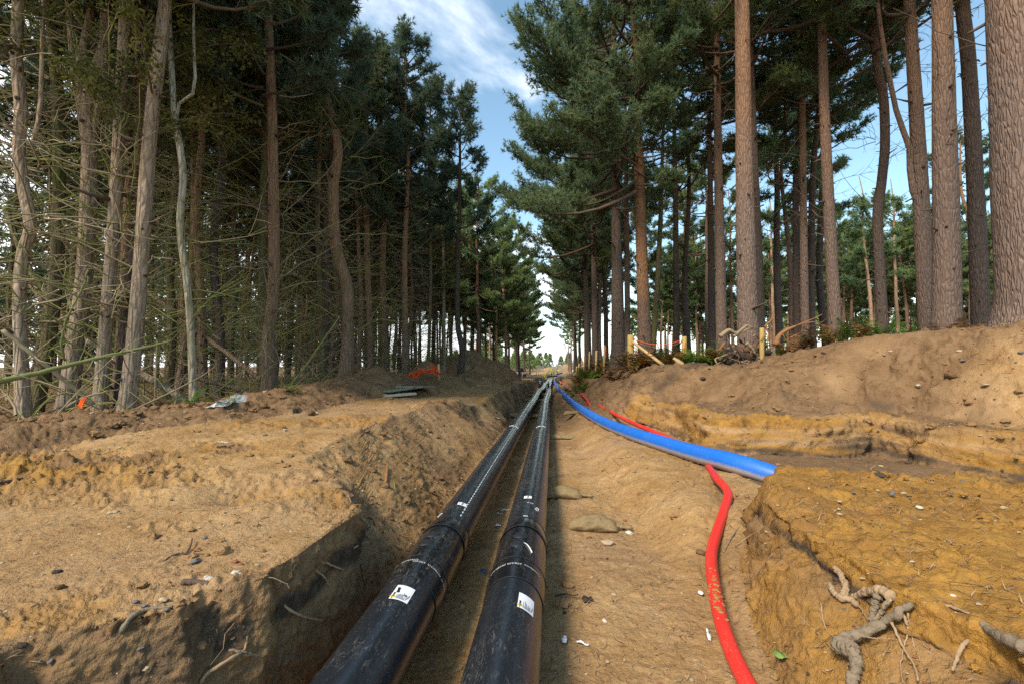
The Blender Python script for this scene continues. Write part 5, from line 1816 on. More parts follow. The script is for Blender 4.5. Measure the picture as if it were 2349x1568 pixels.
st = MB(); st.tube(a * (1 - u) + b * u + np.array([0, 0, -1]) * (1.05 * u * (1 - u)) + np.array([0, 0, -.06]), .005, 4)
tag(st.build('wire', M['wire']), 'thin grey wire hanging under the orange string', 'wire')
st = MB(); st.tube(spline([t1 + [0, -.1, -.3], t1 + [.25, -.3, -.75], at(644, 366, 16.4)], 12), .010, 5)
tag(st.build('string', M['orange']), 'orange string running from the thick post down to the bank', 'string')
st = MB(); st.tube(spline([t2 + [0, -.08, -.2], t2 + [-.12, -.15, -.7], at(677, 368, 15.6)], 12), .010, 5)
tag(st.build('string', M['orange']), 'orange string running down beside the middle post', 'string')


def free_branch(name, lab, cat, px, d, radii, mat, extra=(), k=10):
    P = [at(x / 4, y / 4, d) for x, y in px]
    t = thing(name, lab, cat, tuple(P[0]))
    P = np.array(P) - P[0]
    n = 24
    Q = spline(P, n)
    R = np.interp(np.linspace(0, 1, n), np.linspace(0, 1, len(radii)), radii)
    MB().tube(Q, R * (1 + .08 * rngT.normal(0, 1, n).clip(-1, 1)), k).build('stem', M[mat], t)
    for e, r in extra:
        E = np.array([at(x / 4, y / 4, d) for x, y in e]) - np.array(t.location)
        MB().tube(spline(E, 12), np.linspace(r, r * .4, 12), 8).build('side_branch', M[mat], t)
    return t


free_branch('driftwood_branch', 'pale curved dead branch lying on the bank below the middle post', 'branch', [(2770, 1448), (2800, 1468), (2830, 1482), (2875, 1490), (2905, 1497), (2922, 1480), (2928, 1456)], 13.6, [.03, .055, .065, .06, .06, .05, .02], 'old_wood', [([(2895, 1492), (2918, 1498), (2925, 1488)], .03)])
free_branch('split_log', 'split pale log lying in the ferns right of the brace', 'log', [(2694, 1430), (2725, 1455), (2760, 1482), (2778, 1491)], 14.4, [.045, .085, .08, .05], 'split_wood')
free_branch('bent_cane', 'yellow-green bent cane on the bank below the loose post', 'cane', [(2927, 1497), (2945, 1478), (2965, 1468), (2990, 1467), (3010, 1476)], 12.6, [.008, .012, .012, .010, .006], 'moss_pole')

# root pile: an upturned stump with its tangle of roots
rp0 = at(748, 350, 13.8)
rp0[2] = min(rp0[2], hz(rp0[0], rp0[1]) + .25)
t_ = thing('uprooted_stump', 'tangled pile of uprooted stump and roots behind the loose post', 'stump', tuple(rp0))
rg = np.random.default_rng(21)
V, T = rough_ball(.42, rg, 3, .45, (1.5, .8, .75))
MB().add(V + [0, .2, .1], None, T).build('root_plate', M['root_dark'], t_)
for i in range(46):
    a0 = np.array([rg.uniform(-.8, .8), rg.uniform(-.35, .25), rg.uniform(-.1, .5)])
    d_ = norm(np.array([rg.normal(0, 1), rg.normal(-.5, .5), rg.normal(-.1, .7)]))
    L = rg.uniform(.35, .95)
    e = norm(rg.normal(size=3)) * rg.uniform(.1, .35) * L
    Q = spline([a0, a0 + d_ * L * .4 + e * .6, a0 + d_ * L * .75 + e, a0 + d_ * L + e * .2 + [0, 0, -.1 * L]], 12)
    r = rg.uniform(.012, .045)
    MB().tube(Q, np.linspace(r, r * .35, 12) * (1 + .1 * rg.normal(0, 1, 12).clip(-1, 1)), 7).build('root', M[('root_red', 'root', 'old_wood', 'root_dark')[i % 4]], t_)
for px, r in (([(2880, 1345), (2915, 1320), (2945, 1335)], .075), ([(2935, 1345), (2965, 1318), (2990, 1300), (3010, 1312)], .05), ([(2960, 1330), (3000, 1310), (2990, 1308)], .03), ([(2985, 1370), (3010, 1395), (3020, 1412)], .06)):
    Q = spline(np.array([at(x / 4, y / 4, 13.2) for x, y in px]) - np.array(t_.location), 14)
    MB().tube(Q, np.linspace(r, r * .5, 14) * (1 + .12 * rg.normal(0, 1, 14).clip(-1, 1)), 9).build('broken_root', M['old_wood'], t_)
t_ = thing('torn_root', 'torn red-brown root arching right out of the pile beside the loose post', 'root', tuple(at(777, 344, 12.8)))
iv = lambda px, d: np.array([at(x / 4, y / 4, d) for x, y in px]) - np.array(t_.location)
MB().tube(spline(iv([(3106, 1378), (3112, 1350), (3128, 1330), (3165, 1310), (3200, 1297), (3240, 1288), (3284, 1286)], 12.8), 24), np.interp(np.linspace(0, 1, 24), [0, .2, .5, 1], [.085, .065, .03, .010]) * (1 + .15 * rg.normal(0, 1, 24).clip(-1, 1)), 10).build('main_root', M['root_red'], t_)
for px, r in (([(3190, 1299), (3225, 1285), (3265, 1268), (3290, 1255)], .02), ([(3160, 1350), (3180, 1340), (3210, 1326), (3235, 1322)], .018), ([(3060, 1300), (3075, 1335), (3072, 1365)], .03), ([(3062, 1302), (3085, 1278), (3088, 1262)], .03), ([(3045, 1365), (3062, 1330), (3055, 1318), (3080, 1325)], .03), ([(3130, 1335), (3150, 1365), (3180, 1362)], .015)):
    MB().tube(spline(iv(px, 12.7), 12), np.linspace(r, r * .4, 12) * (1 + .12 * rg.normal(0, 1, 12).clip(-1, 1)), 7).build('side_root', M['root_red'], t_)

# ------------------------------------------------------------------ bracken
def frond_mesh(seed, L, mat):
    rng = np.random.default_rng(seed)
    n = 15
    s_ = np.linspace(0, 1, n)
    P = np.column_stack([s_ * L * .95, 0 * s_, L * (1.22 * s_ - .92 * s_ ** 2.1)])
    P[:, 1] = .06 * L * np.sin(s_ * 3 + rng.uniform(0, 6))
    mb = MB().tube(P, np.linspace(.006, .002, n), 3, cap=False)
    for i in range(2, n):
        w = L * .42 * math.sin(math.pi * (.12 + .88 * (1 - s_[i])) * .62) * (.35 + .65 * (1 - s_[i]))
        for sg in (-1, 1):
            d = norm(np.array([.45, sg, -.12 + rng.normal(0, .12)]))
            m = 6
            for j in range(m):
                a = P[i] + d * w * (j / m)
                b = P[i] + d * w * ((j + 1.25) / m)
                hw = .19 * w * (1 - j / (m + .5)) + .006
                up = np.array([1.0, 0, rng.normal(0, .25)]) * hw
                mid = (a + b) / 2
                mb.add([a, mid + up, b, mid - up], [[0, 1, 2, 3]])
    return mb.data('frond', mat, False)


FR = [frond_mesh(s, L, M['fern_green']) for s, L in ((1, .95), (2, 1.15), (3, .75))]
FRB = [frond_mesh(s, L, M['fern_brown']) for s, L in ((4, 1.0), (5, 1.15), (6, .8))]
rf = np.random.default_rng(31)
fern_spots = []
for i in range(64):
    px = rf.uniform(575, 735)
    d = rf.uniform(14.8, 19.5) if px > 615 else rf.uniform(20, 30)
    fern_spots.append((px, d, rf.uniform() < .42, 'below the row of posts' if px < 625 else 'between the thick post and the middle post' if px < 684 else 'right of the middle post, by the root pile'))
for px, d in ((790, 10.9), (803, 10.4), (815, 10.2), (830, 10), (845, 9.8), (862, 9.6), (880, 9.5), (905, 9.4), (940, 9.2), (955, 9.0), (962, 9.1), (783, 11.2), (838, 10.6), (870, 10.4)):
    fern_spots.append((px, d, rf.uniform() < .5, 'on the crest of the right bank'))
for i, (px, d, grn, where) in enumerate(fern_spots):
    r_ = ray(px, 360)
    x, y = EYE[0] + r_[0] * d, EYE[1] + r_[1] * d
    z = hz(x, y)
    t_ = thing('fern', ('green' if grn else 'rusty brown') + ' bracken fern ' + where, 'fern', (x, y, z - .03), ('green' if grn else 'brown') + ' bracken ' + where, rf.uniform(0, 6.28))
    for j in range(rf.integers(5, 9)):
        gm = grn if rf.uniform() < .85 else not grn
        f = link('frond', (FR if gm else FRB)[rf.integers(3)], t_)
        f.rotation_euler = (rf.normal(0, .2), rf.normal(-.25, .25), rf.uniform(0, 6.28))
        f.scale = (rf.uniform(.7, 1.05) * (.55 if 'crest' in where else 1),) * 3
for px, py, lab in ((57, 402, 'big green fern leaf drooping over the berm by the orange marker'), (222, 407, 'small green fern beside the white plastic sheet'), (192, 405, 'green fern tuft at the foot of the birch'), (292, 392, 'small dark green fern at the left end of the spoil berm')):
    P = hit(px, py)
    t_ = thing('fern', lab, 'fern', tuple(P), None, 0)
    for j in range(6):
        f = link('frond', FR[j % 3], t_)
        f.rotation_euler = (0, rf.normal(-.1, .2), j * 1.05 + rf.uniform(0, .5))
        f.scale = (.3,) * 3

# ------------------------------------------------------------------ small things in the left wood and on the track
P = at(80, 404.5, 6.0)
mk = MB()
n, m = 14, 4
uu, vv = np.meshgrid(np.linspace(0, 1, n), np.linspace(-1, 1, m), indexing='ij')
V = np.stack([.035 * vv * (1 - .35 * uu) - .02 + .06 * uu ** 2.5, .03 * np.cos(vv * 1.3) + .01 * uu, .17 * uu - .03 * np.maximum(uu - .75, 0) * (1 - vv)], -1)
i, j = np.meshgrid(np.arange(n - 1), np.arange(m - 1), indexing='ij')
mk.add(V.reshape(-1, 3), np.stack([i * m + j, i * m + j + 1, (i + 1) * m + j + 1, (i + 1) * m + j], -1).reshape(-1, 4))
M['orange_bright'] = simple('orange_bright', (.95, .12, .01), .5, .08)
mko = mk.build('marker_strip', M['orange_bright']); mko.location = P - np.array([0, 0, .07])
sd = mko.modifiers.new('thick', 'SOLIDIFY'); sd.thickness = .008
tag(mko, 'bright orange plastic marker strip standing behind the berm, left', 'marker')

M['plastic_white'] = simple('plastic_white', (.42, .41, .39), .6, .3, 9)
P0, P1 = hit(214, 410), hit(240, 404)
mb = MB(); n, m = 22, 7
uu, vv = np.meshgrid(np.linspace(0, 1, n), np.linspace(-1, 1, m), indexing='ij')
base_ = P0 + (P1 - P0) * uu[..., None]
Z_ = .05 + .09 * np.abs(perlin(uu * 6, vv * 1.5, 0)) * (1 - vv * vv) + .10 * np.exp(-((uu - .97) / .06) ** 2) + .05 * np.exp(-((uu - .4) / .1) ** 2)
V = base_ + np.stack([  .07 * vv * (1 + .4 * perlin(uu * 4, vv, 3)), .09 * vv, Z_], -1)
i, j = np.meshgrid(np.arange(n - 1), np.arange(m - 1), indexing='ij')
mb.add(V.reshape(-1, 3), np.stack([i * m + j, i * m + j + 1, (i + 1) * m + j + 1, (i + 1) * m + j], -1).reshape(-1, 4))
ps = mb.build('plastic_sheet', M['plastic_white'], smooth=False)
sd = ps.modifiers.new('thick', 'SOLIDIFY'); sd.thickness = .004
tag(ps, 'crumpled white plastic sheet lying behind the berm right of the birch', 'plastic sheet')

M['board'] = simple('board', (.17, .18, .13), .8, .4, 6, .2, .3)
M['slab'] = simple('slab', (.36, .34, .27), .85, .25, 8)
for nm, lab, cat, c0, c1, th, mt, dz in (('wooden_board', 'dark greenish board lying on the track, longer left one', 'board', (382, 391.5), (416, 390.5), .05, 'board', .06), ('wooden_board', 'dark greenish board overlapping on the right of the other', 'board', (404, 391), (427, 389.5), .05, 'board', .10), ('pale_slab', 'pale slab half buried in front of the dark boards', 'slab', (384, 395.5), (410, 394.3), .06, 'slab', .02)):
    A, B = hit(*c0), hit(*c1)
    ang = math.atan2((B - A)[1], (B - A)[0])
    L = np.linalg.norm((B - A)[:2])
    mb = MB().box([0, 0, 0], [L, .55, th])
    o = mb.build(nm, M[mt], smooth=False)
    o.location = (A + B) / 2 + np.array([0, 0, dz])
    o.rotation_euler = (rf.normal(-.05, .03), rf.normal(0, .04), ang)
    bv = o.modifiers.new('bevel', 'BEVEL'); bv.width = .012
    tag(o, lab, cat)

M['stone_pale'] = simple('stone_pale', (.33, .26, .17), .85, .3, 20, .2, .3)
M['stone_grey'] = simple('stone_grey', (.12, .115, .11), .8, .4, 20, .2, .3)
M['stone_red'] = simple('stone_red', (.20, .085, .045), .9, .3, 20, .2, .3)
M['stone_white'] = simple('stone_white', (.44, .40, .33), .85, .25, 20, .2, .3)
M['clod'] = simple('clod', (.14, .085, .045), .97, .45, 18, .1, .8)
M['clod_dark'] = simple('clod_dark', (.055, .043, .035), .97, .45, 18, .1, .8)


def stone(px, py, wpx, mt, lab, cat='stone', sq=(1.2, .9, .6), name='stone', sub=2, sink=.25):
    P = hit(px, py)
    d = np.dot(P - EYE, FW)
    r = wpx * d / FPX / 2 * .8
    V, T = rough_ball(r, rf, sub, .38, sq)
    o = MB().add(V, None, T).build(name, M[mt])
    o.location = P + np.array([0, 0, r * sq[2] * (1 - sink) * .6])
    o.rotation_euler = (rf.normal(0, .2), rf.normal(0, .2), rf.uniform(0, 6.28))
    return tag(o, lab, cat)


q = .6594 / 4
for x, y, w, mt, lab in (
        (685, 535, 62, 'stone_pale', 'flat pale stone in the rough patch left of the tyre hole'), (990, 1060, 58, 'stone_pale', 'smooth oval pale pebble at the lip of the left bank'),
        (1265, 933, 66, 'stone_white', 'white stone chip near the left bank lip, left one'), (1430, 905, 80, 'stone_white', 'long white stone chip near the left bank lip, right one'), (1342, 896, 34, 'stone_pale', 'small cream pebble between the two white chips'),
        (1197, 755, 44, 'stone_red', 'reddish stone beside the upright twig'), (1425, 828, 46, 'stone_red', 'dark red stone chip above the white chips'), (1458, 842, 32, 'stone_red', 'orange-red stone chip right of the dark red one'),
        (232, 190, 40, 'stone_red', 'dark lump alone on the smooth sandy track'), (1727, 32, 34, 'stone_pale', 'pale flat stone on the track near the top of the slope'), (1388, 133, 26, 'stone_red', 'small red stone beside the white paper scrap'),
        (366, 985, 66, 'clod', 'brown clod alone on smooth sand, front left'), (1185, 830, 66, 'stone_grey', 'grey-blue gravel lump near the left bank lip'), (350, 893, 60, 'clod_dark', 'dark clod in the rough patch, front left'),
        (855, 1350, 44, 'stone_grey', 'upright grey stone set in the dark bank face'), (895, 1475, 50, 'stone_pale', 'yellow leaf-like stone low in the dark bank face'), (305, 1430, 46, 'stone_grey', 'blue-grey flint flake in the dark gravel corner'), (710, 1500, 26, 'stone_white', 'small white flint in the dark gravel corner'),
        (1015, 1115, 34, 'stone_grey', 'grey flake just right of the oval pebble'), (820, 1070, 40, 'stone_grey', 'dark flake left of the oval pebble'), (1765, 642, 14, 'stone_white', 'tiny white chip on the right end of the left bank'), (240, 1430, 24, 'stone_grey', 'small pale flake left of the flint flake'), (130, 1335, 60, 'clod_dark', 'dark clod on the lip at the far front left')):
    stone(x * q, 425 + y * q, w * q, mt, lab, 'clod' if 'clod' in mt else 'stone', name='soil_clod' if 'clod' in mt else 'stone')
q = .6593 / 4
for x, y, w, mt, lab in ((1998, 655, 52, 'stone_white', 'white stone chip on the floor right of the lone sandbag'), (1850, 1188, 38, 'stone_white', 'round white stone on the trench floor, lower right'), (983, 1093, 20, 'stone_white', 'white pebble between the pipes near the big stickers'), (1735, 638, 40, 'stone_pale', 'orange-brown pebble under the lone sandbag'),
                         (1770, 922, 24, 'stone_pale', 'cream pebble in the middle of the trench floor'), (1607, 1135, 30, 'clod_dark', 'dark dropping-like clod on the trench floor'), (1087, 170, 18, 'stone_white', 'white pebble on the slope left of the left pipe'), (668, 716, 18, 'stone_white', 'white pebble at the bottom of the left slope'), (1897, 1298, 28, 'stone_pale', 'tan pebble at the lower right of the trench floor'), (490, 585, 60, 'clod', 'lump of brown clay on the lower left slope'), (1290, 466, 12, 'stone_white', 'tiny white chip between the pipes by the small stickers')):
    stone(300 + x * q, 425 + y * q, w * q, mt, lab, 'clod' if 'clod' in mt else 'stone', name='soil_clod' if 'clod' in mt else 'stone')
q = .6594 / 4
for x, y, w, mt, lab in ((1845, 347, 46, 'stone_pale', 'smooth yellow pebble on the clay block under the far wall'), (2000, 500, 36, 'stone_pale', 'pale flint chip on top of the clay block, right'), (1490, 500, 40, 'stone_white', 'split white chip on top of the clay block, middle'), (1325, 413, 38, 'stone_grey', 'grey flint on top of the clay block'), (1005, 462, 26, 'stone_pale', 'pale pebble in the block shoulder'), (820, 381, 16, 'stone_white', 'tiny white chip on the near shoulder of the clay block'),
                         (577, 306, 30, 'stone_grey', 'blue-grey flint at the block corner by the blue pipe'), (165, 258, 30, 'stone_grey', 'dark pine cone by the blue pipe'), (165, 775, 66, 'clod', 'brown lump beside the red duct'), (62, 663, 18, 'stone_white', 'white pebble left of the red duct bend'), (1053, 895, 32, 'stone_pale', 'pale stone above the stump root'), (1575, 850, 22, 'stone_pale', 'yellowish pebble stuck in the clay face'), (1165, 245, 24, 'stone_red', 'brick-red chip on the rear of the clay block'), (497, 1335, 18, 'stone_pale', 'small tan pebble by the foot of the clay face'), (1390, 595, 22, 'stone_grey', 'small blue-grey chip on the clay shoulder'), (1585, 1293, 26, 'stone_grey', 'black-blue flint below the long root on the clay face')):
    stone(674 + x * q, 425 + y * q, w * q, mt, lab, 'clod' if 'clod' in mt else 'stone', name='soil_clod' if 'clod' in mt else 'stone')
q = 1400 / 2311 / 4
for x, y, w, mt, lab in ((1885, 1000, 40, 'stone_white', 'cream stone high on the right spoil slope'), (1430, 1000, 26, 'stone_white', 'white stone just below the ferns on the right crest'), (1610, 1225, 36, 'stone_white', 'oval white stone on the right terrace'), (1387, 1022, 22, 'stone_pale', 'pale stone left of the cream one on the slope'), (1565, 1072, 30, 'stone_pale', 'flat cream stone mid-slope'), (262, 1225, 18, 'stone_white', 'white chip on the dark soil below the curved branch'), (1760, 1305, 28, 'stone_grey', 'grey stone on the right terrace'), (1337, 1347, 26, 'stone_pale', 'pale stone at the front of the terrace'),
                         (1830, 1165, 90, 'clod', 'big flat clod on the right spoil slope'), (190, 1178, 44, 'clod_dark', 'dark angular clod below the split log'), (715, 1265, 36, 'clod_dark', 'dark clod in the middle of the terrace'), (1600, 945, 26, 'stone_grey', 'grey stone at the crest of the right bank'), (1770, 945, 36, 'stone_red', 'orange stone at the crest right of the grey one'), (2290, 1010, 44, 'stone_grey', 'pale grey stone at the right edge of the slope'), (1250, 1180, 40, 'clod', 'knobby clod beside the wood scrap on the slope')):
    stone(674 + x * q, 200 + y * q, w * q, mt, lab, 'clod' if 'clod' in mt else 'stone', name='soil_clod' if 'clod' in mt else 'stone')
stone(442, 402.5, 9, 'clod', 'big tan boulder at the track edge below the boards', 'boulder', (1.5, .9, .8), 'boulder')
stone(293, 411, 13, 'clod_dark', 'dark rounded clod on the track in front of the orange-brown pine', 'clod', (1.4, .9, .6), 'soil_clod')
stone(310, 413.5, 12, 'clod', 'second brown clod on the track right of the dark one', 'clod', (1.4, .9, .5), 'soil_clod')

# torn scraps
M['paper'] = simple('paper', (.68, .70, .74), .7, .08)
M['blue_plastic'] = simple('blue_plastic', (.02, .09, .22), .4, .2)
M['leaf'] = simple('leaf', (.16, .24, .06), .7, .4, 30)


def scrap(px, py, L, Wd, lab, mt='paper', rz=0.0, cat='scrap', name='paper_scrap'):
    P = hit(px, py)
    n = 7
    mb = MB()
    s_ = np.linspace(0, 1, n)
    for k in range(n - 1):
        w0, w1 = [Wd / 2 * (.45 + .55 * math.sin(.4 + 2.5 * s_[k + e])) * (1 + .3 * math.sin(7 * s_[k + e])) for e in (0, 1)]
        z0, z1 = [.008 + .012 * math.sin(4 * s_[k + e]) ** 2 for e in (0, 1)]
        mb.add([[L * (s_[k] - .5), -w0, z0], [L * (s_[k] - .5), w0, z0 + .004], [L * (s_[k + 1] - .5), w1, z1 + .004], [L * (s_[k + 1] - .5), -w1, z1]], [[0, 1, 2, 3]])
    o = mb.build(name, M[mt])
    o.location = P + np.array([0, 0, .006]); o.rotation_euler = (rf.normal(0, .15), rf.normal(0, .1), rz)
    m_ = o.modifiers.new('thick', 'SOLIDIFY'); m_.thickness = .002
    return tag(o, lab, cat)


q = .6593 / 4
X = lambda x, y: (300 + x * q, 425 + y * q)
scrap(*X(1245, 522), .08, .015, 'thin torn white strip between the pipes, upper one', rz=.3)
scrap(*X(1205, 543), .06, .022, 'small torn white scrap between the pipes, left one', rz=-.2)
scrap(*X(1202, 614), .05, .03, 'folded white scrap between the pipes near the sleeves', rz=.2)
scrap(*X(1607, 1315), .075, .027, 'small pointed white tag on the trench floor', rz=1.5, cat='tag', name='white_tag')
scrap(*X(1715, 1338), .075, .010, 'thin white sliver beside the pointed tag', rz=-.5)
scrap(*X(1620, 1045), .16, .012, 'dark flat twig on the trench floor below the sandbag', 'clod_dark', -.1, 'twig', 'dead_twig')
scrap(*X(1743, 1068), .07, .05, 'dark shrivelled leaf right of the flat twig', 'clod_dark', .4, 'leaf', 'dead_leaf')
P = hit(*X(1113, 890))
cp_ = MB(); cp_.tube([(0, 0, 0), (0, 0, .012)], .022, 18); cp_.tube([(0, -.02, .005), (.008, -.06, .006)], [.008, .005], 6)
o = cp_.build('plug_cap', M['blue_plastic']); o.location = P + np.array([0, 0, .004]); o.rotation_euler = (.35, 0, 0)
tag(o, 'small round blue plastic cap with a tail between the pipes', 'cap')
q = .6594 / 4
scrap(674 + 648 * q, 425 + 1413 * q, .07, .06, 'green-brown fallen leaf on the floor right of the red duct', 'leaf', .3, 'leaf', 'fallen_leaf')
scrap(674 + 208 * q, 425 + 1285 * q, .10, .02, 'bluish white sliver left of the red duct', 'paper', 1.4)
scrap(674 + 163 * q, 425 + 1030 * q, .05, .03, 'tiny white scrap left of the red duct bend', 'paper', 1.2)
scrap(1343 * q, 425 + 112 * q, .20, .05, 'white paper scrap on the sandy track', 'paper', .15)
scrap(495, 418, .25, .10, 'blue-white scrap of plastic under the left pipe up the trench', 'paper', .5)

# ------------------------------------------------------------------ orange netting on the spoil berm
def netting(lab, top, bot, d, nx, ny, seed):
    rng = np.random.default_rng(seed)
    A = spline([at(x, y, d) for x, y in top], nx); B = spline([at(x, y, d - .3) for x, y in bot], nx)
    Gp = np.empty((nx, ny, 3))
    for j in range(ny):
        f = j / (ny - 1)
        Gp[:, j] = A * (1 - f) + B * f
    ii, jj = np.meshgrid(np.arange(nx), np.arange(ny), indexing='ij')
    Gp[..., 1] += .18 * perlin(ii * .35 + seed, jj * .35, 0) + .05 * rng.normal(size=(nx, ny))
    Gp[..., 2] += .05 * perlin(ii * .3, jj * .3 + seed, 4)
    mb = MB()
    for i in range(nx):
        mb.tube(Gp[i], .007, 4, cap=False)
    for j in range(ny):
        mb.tube(Gp[:, j], .008 if j % 3 else .014, 4, cap=False)
    t = thing('safety_net', lab, 'netting', tuple(B[nx // 2]))
    o = mb.build('mesh_strand', M['orange'], t)
    o.matrix_parent_inverse = Matrix.Translation(-Vector(B[nx // 2]))
    tag(o, kind='stuff')


c6 = lambda *p: [((1600 + x * .1703) / 4, (1440 + y * .1703) / 4) for x, y in p]
netting('crumpled orange safety netting on the left part of the first spoil heap', c6((200, 318), (300, 290), (420, 235), (510, 190), (575, 262)), c6((205, 365), (290, 385), (390, 388), (450, 330), (545, 285)), 15.2, 26, 9, 1)
netting('orange safety netting hanging between trunks behind the first spoil heap', c6((510, 190), (640, 240), (750, 95), (830, 140), (900, 230), (972, 270)), c6((560, 262), (690, 288), (760, 300), (830, 315), (900, 318), (965, 305)), 16.4, 34, 9, 2)
P = at(*c6((915, 315))[0], 16.3); Q_ = at(*c6((905, 80))[0], 16.3)
tag(MB().tube([P - [0, 0, .2], P, Q_], [.045, .045, .04], 8).build('fence_stake', M['split_wood']), 'pale stake holding up the orange netting', 'post')

# ------------------------------------------------------------------ men at work, trailer and the far end of the trench
M['hi_vis'] = simple('hi_vis', (.62, .80, .03), .7, .08)
M['reflect'] = simple('reflect', (.62, .64, .62), .35, .05)
M['skin'] = simple('skin', (.45, .25, .17), .6, .1)
M['helmet_white'] = simple('helmet_white', (.78, .80, .80), .35, .05)
M['helmet_yellow'] = simple('helmet_yellow', (.75, .70, .03), .4, .05)
M['dark_cloth'] = simple('dark_cloth', (.03, .035, .06), .9, .2)
M['boot'] = simple('boot', (.03, .025, .02), .8, .2)


def person(lab, loc, rz, bend, arms, helmet, kneel=0.0, trousers='hi_vis'):
    """bend: forward lean of the trunk in radians; arms: (left, right) hand positions relative to the shoulders"""
    hip = np.array([0, -.10 * math.sin(bend), .93 - .42 * kneel])
    f = np.array([0, math.sin(bend), math.cos(bend)])
    fw = np.array([0, math.cos(bend), -math.sin(bend)])
    waist, chest, neck = hip + f * .18, hip + f * .40, hip + f * .55
    hd = neck + f * .16 + fw * .05
    J = [hip, waist, chest, neck, hd - f * .03, hd + f * .09]
    Rr = [(.17, .14), (.155, .125), (.185, .13), (.065, .065), (.085, .095), (.078, .09)]
    E = [(0, 1), (1, 2), (2, 3), (3, 4), (4, 5)]
    mats = [1, 0, 0, 2, 2, 2]

    def chain(root, pts, rad, mm):
        k = root
        for p, r, m_ in zip(pts, rad, mm):
            J.append(np.array(p, float)); Rr.append((r, r)); mats.append(m_)
            E.append((k, len(J) - 1)); k = len(J) - 1
        return k
    for sg, hnd in ((-1, arms[0]), (1, arms[1])):
        sh = neck - f * .06 + np.array([sg * .20, 0, 0])
        hand = sh + np.asarray(hnd, float)
        el = (sh + hand) / 2 + np.array([sg * .06, -.05, -.02])
        kk = chain(2, [sh, el, hand - (hand - el) * .12, hand], [.068, .05, .04, .036], [0, 0, 0, 2])
        dh = norm(hand - el)
        for q_ in range(4):
            o = np.array([(q_ - 1.5) * .02, 0, 0])
            chain(kk, [hand + dh * .07 + o, hand + dh * (.12 + .01 * (q_ in (1, 2))) + o + [0, .01, -.015]], [.011, .009], [2, 2])
        chain(kk, [hand + dh * .03 + [-sg * .04, .02, 0], hand + dh * .07 + [-sg * .05, .03, 0]], [.012, .010], [2, 2])
        hp = hip + np.array([sg * .10, 0, -.06])
        knee = np.array([sg * .12, .10 + .30 * kneel, .50 - .06 * kneel])
        ank = np.array([sg * .13, -.02 - .12 * kneel, .10])
        kk = chain(0, [hp, knee, ank], [.098, .068, .055], [1, 1, 3])
        chain(kk, [ank + [0, .05, -.045], ank + [0, .19, -.055]], [.05, .042], [3, 3])
    me = bpy.data.meshes.new('body')
    me.from_pydata([tuple(p) for p in J], E, [])
    o = bpy.data.objects.new('body_source', me)
    COL.objects.link(o)
    sk = o.modifiers.new('skin', 'SKIN')
    o.modifiers.new('sub', 'SUBSURF').levels = 1
    for i, r in enumerate(Rr):
        me.skin_vertices[0].data[i].radius = r
    me.skin_vertices[0].data[0].use_root = True
    dg = bpy.context.evaluated_depsgraph_get(); dg.update()
    out = bpy.data.meshes.new_from_object(o.evaluated_get(dg))
    bpy.data.objects.remove(o)
    for m_ in ('hi_vis', trousers, 'skin', 'boot'):
        out.materials.append(M[m_])
    Ja = np.array(J); ma = np.array(mats)
    for p in out.polygons:
        c = np.array(p.center)
        p.material_index = int(ma[np.argmin(((Ja - c) ** 2).sum(1))])
        p.use_smooth = True
    t = thing('person', lab, 'person', loc, None, rz)
    link('body', out, t)
    c = hd + f * .05
    hm = MB()
    V, T = ICO[2]
    hv = V * [.118, .138, .125]
    hv[:, 2] = np.maximum(hv[:, 2], -.01)
    cb, sb = math.cos(bend * .8), math.sin(bend * .8)
    Rm = np.array([[1, 0, 0], [0, cb, sb], [0, -sb, cb]])
    hm.add(hv @ Rm.T + c + f * .03, None, T)
    th = np.linspace(0, 6.283, 24)
    hm.tube((np.stack([.135 * np.cos(th), .16 * np.sin(th) + .02, 0 * th], 1)) @ Rm.T + c + f * .03, .012, 5)
    hm.build('helmet', M[helmet], t)
    fc = MB()
    for sx in (-.032, .032):
        V, T = ICO[1]; fc.add(V * .011 + hd + fw * .085 + [sx, 0, 0] + f * .02, None, T)
    fc.build('eye', M['dark_cloth'], t)
    V, T = ICO[1]
    MB().add(V * [.014, .02, .02] + hd + fw * .10 - f * .01, None, T).build('nose', M['skin'], t)
    bd = MB()
    th = np.linspace(0, 6.283, 24)
    for s0, ra, rb_ in ((waist - f * .02, .178, .15), (chest - f * .05, .20, .155)):
        bd.tube(s0 + np.outer(ra * np.cos(th), [1, 0, 0]) + np.outer(rb_ * np.sin(th), fw), .022, 4)
    bd.build('reflective_band', M['reflect'], t)
    return t


def far_pt(px, d, dz=0.0):
    r_ = ray(px, 372); x, y = r_[0] * d, r_[1] * d
    return (x, y, hz(x, y) + dz)


P = np.array(far_pt(545.3, 80)); P[2] = 1.57 - (380.2 - 365) * 80 / FPX
person('worker in a yellow hi-vis suit and white helmet bending at the left trench wall', tuple(P), -1.0, .75, ((.05, .45, -.35), (-.02, .5, -.3)), 'helmet_white')
P = np.array(far_pt(553.3, 88)); P[2] = 1.57 - (377.4 - 365) * 88 / FPX
person('worker in a yellow hi-vis suit standing in the trench with his back turned', tuple(P), .1, .15, ((-.1, .1, -.5), (.12, .2, -.45)), 'helmet_white')
P = np.array(far_pt(552.0, 98)); P[2] = 1.57 - (375.0 - 365) * 98 / FPX
person('worker with a yellow helmet stooping behind the standing man', tuple(P), 1.2, .6, ((0, .3, -.4), (.1, .35, -.35)), 'helmet_yellow', 0, 'dark_cloth')
P = np.array(far_pt(557.4, 100)); P[2] = 1.57 - (375.0 - 365) * 100 / FPX
person('worker in a yellow jacket and dark trousers bending right of the others', tuple(P), -1.3, 1.0, ((0, .2, -.45), (.1, .25, -.45)), 'helmet_white', 0, 'dark_cloth')

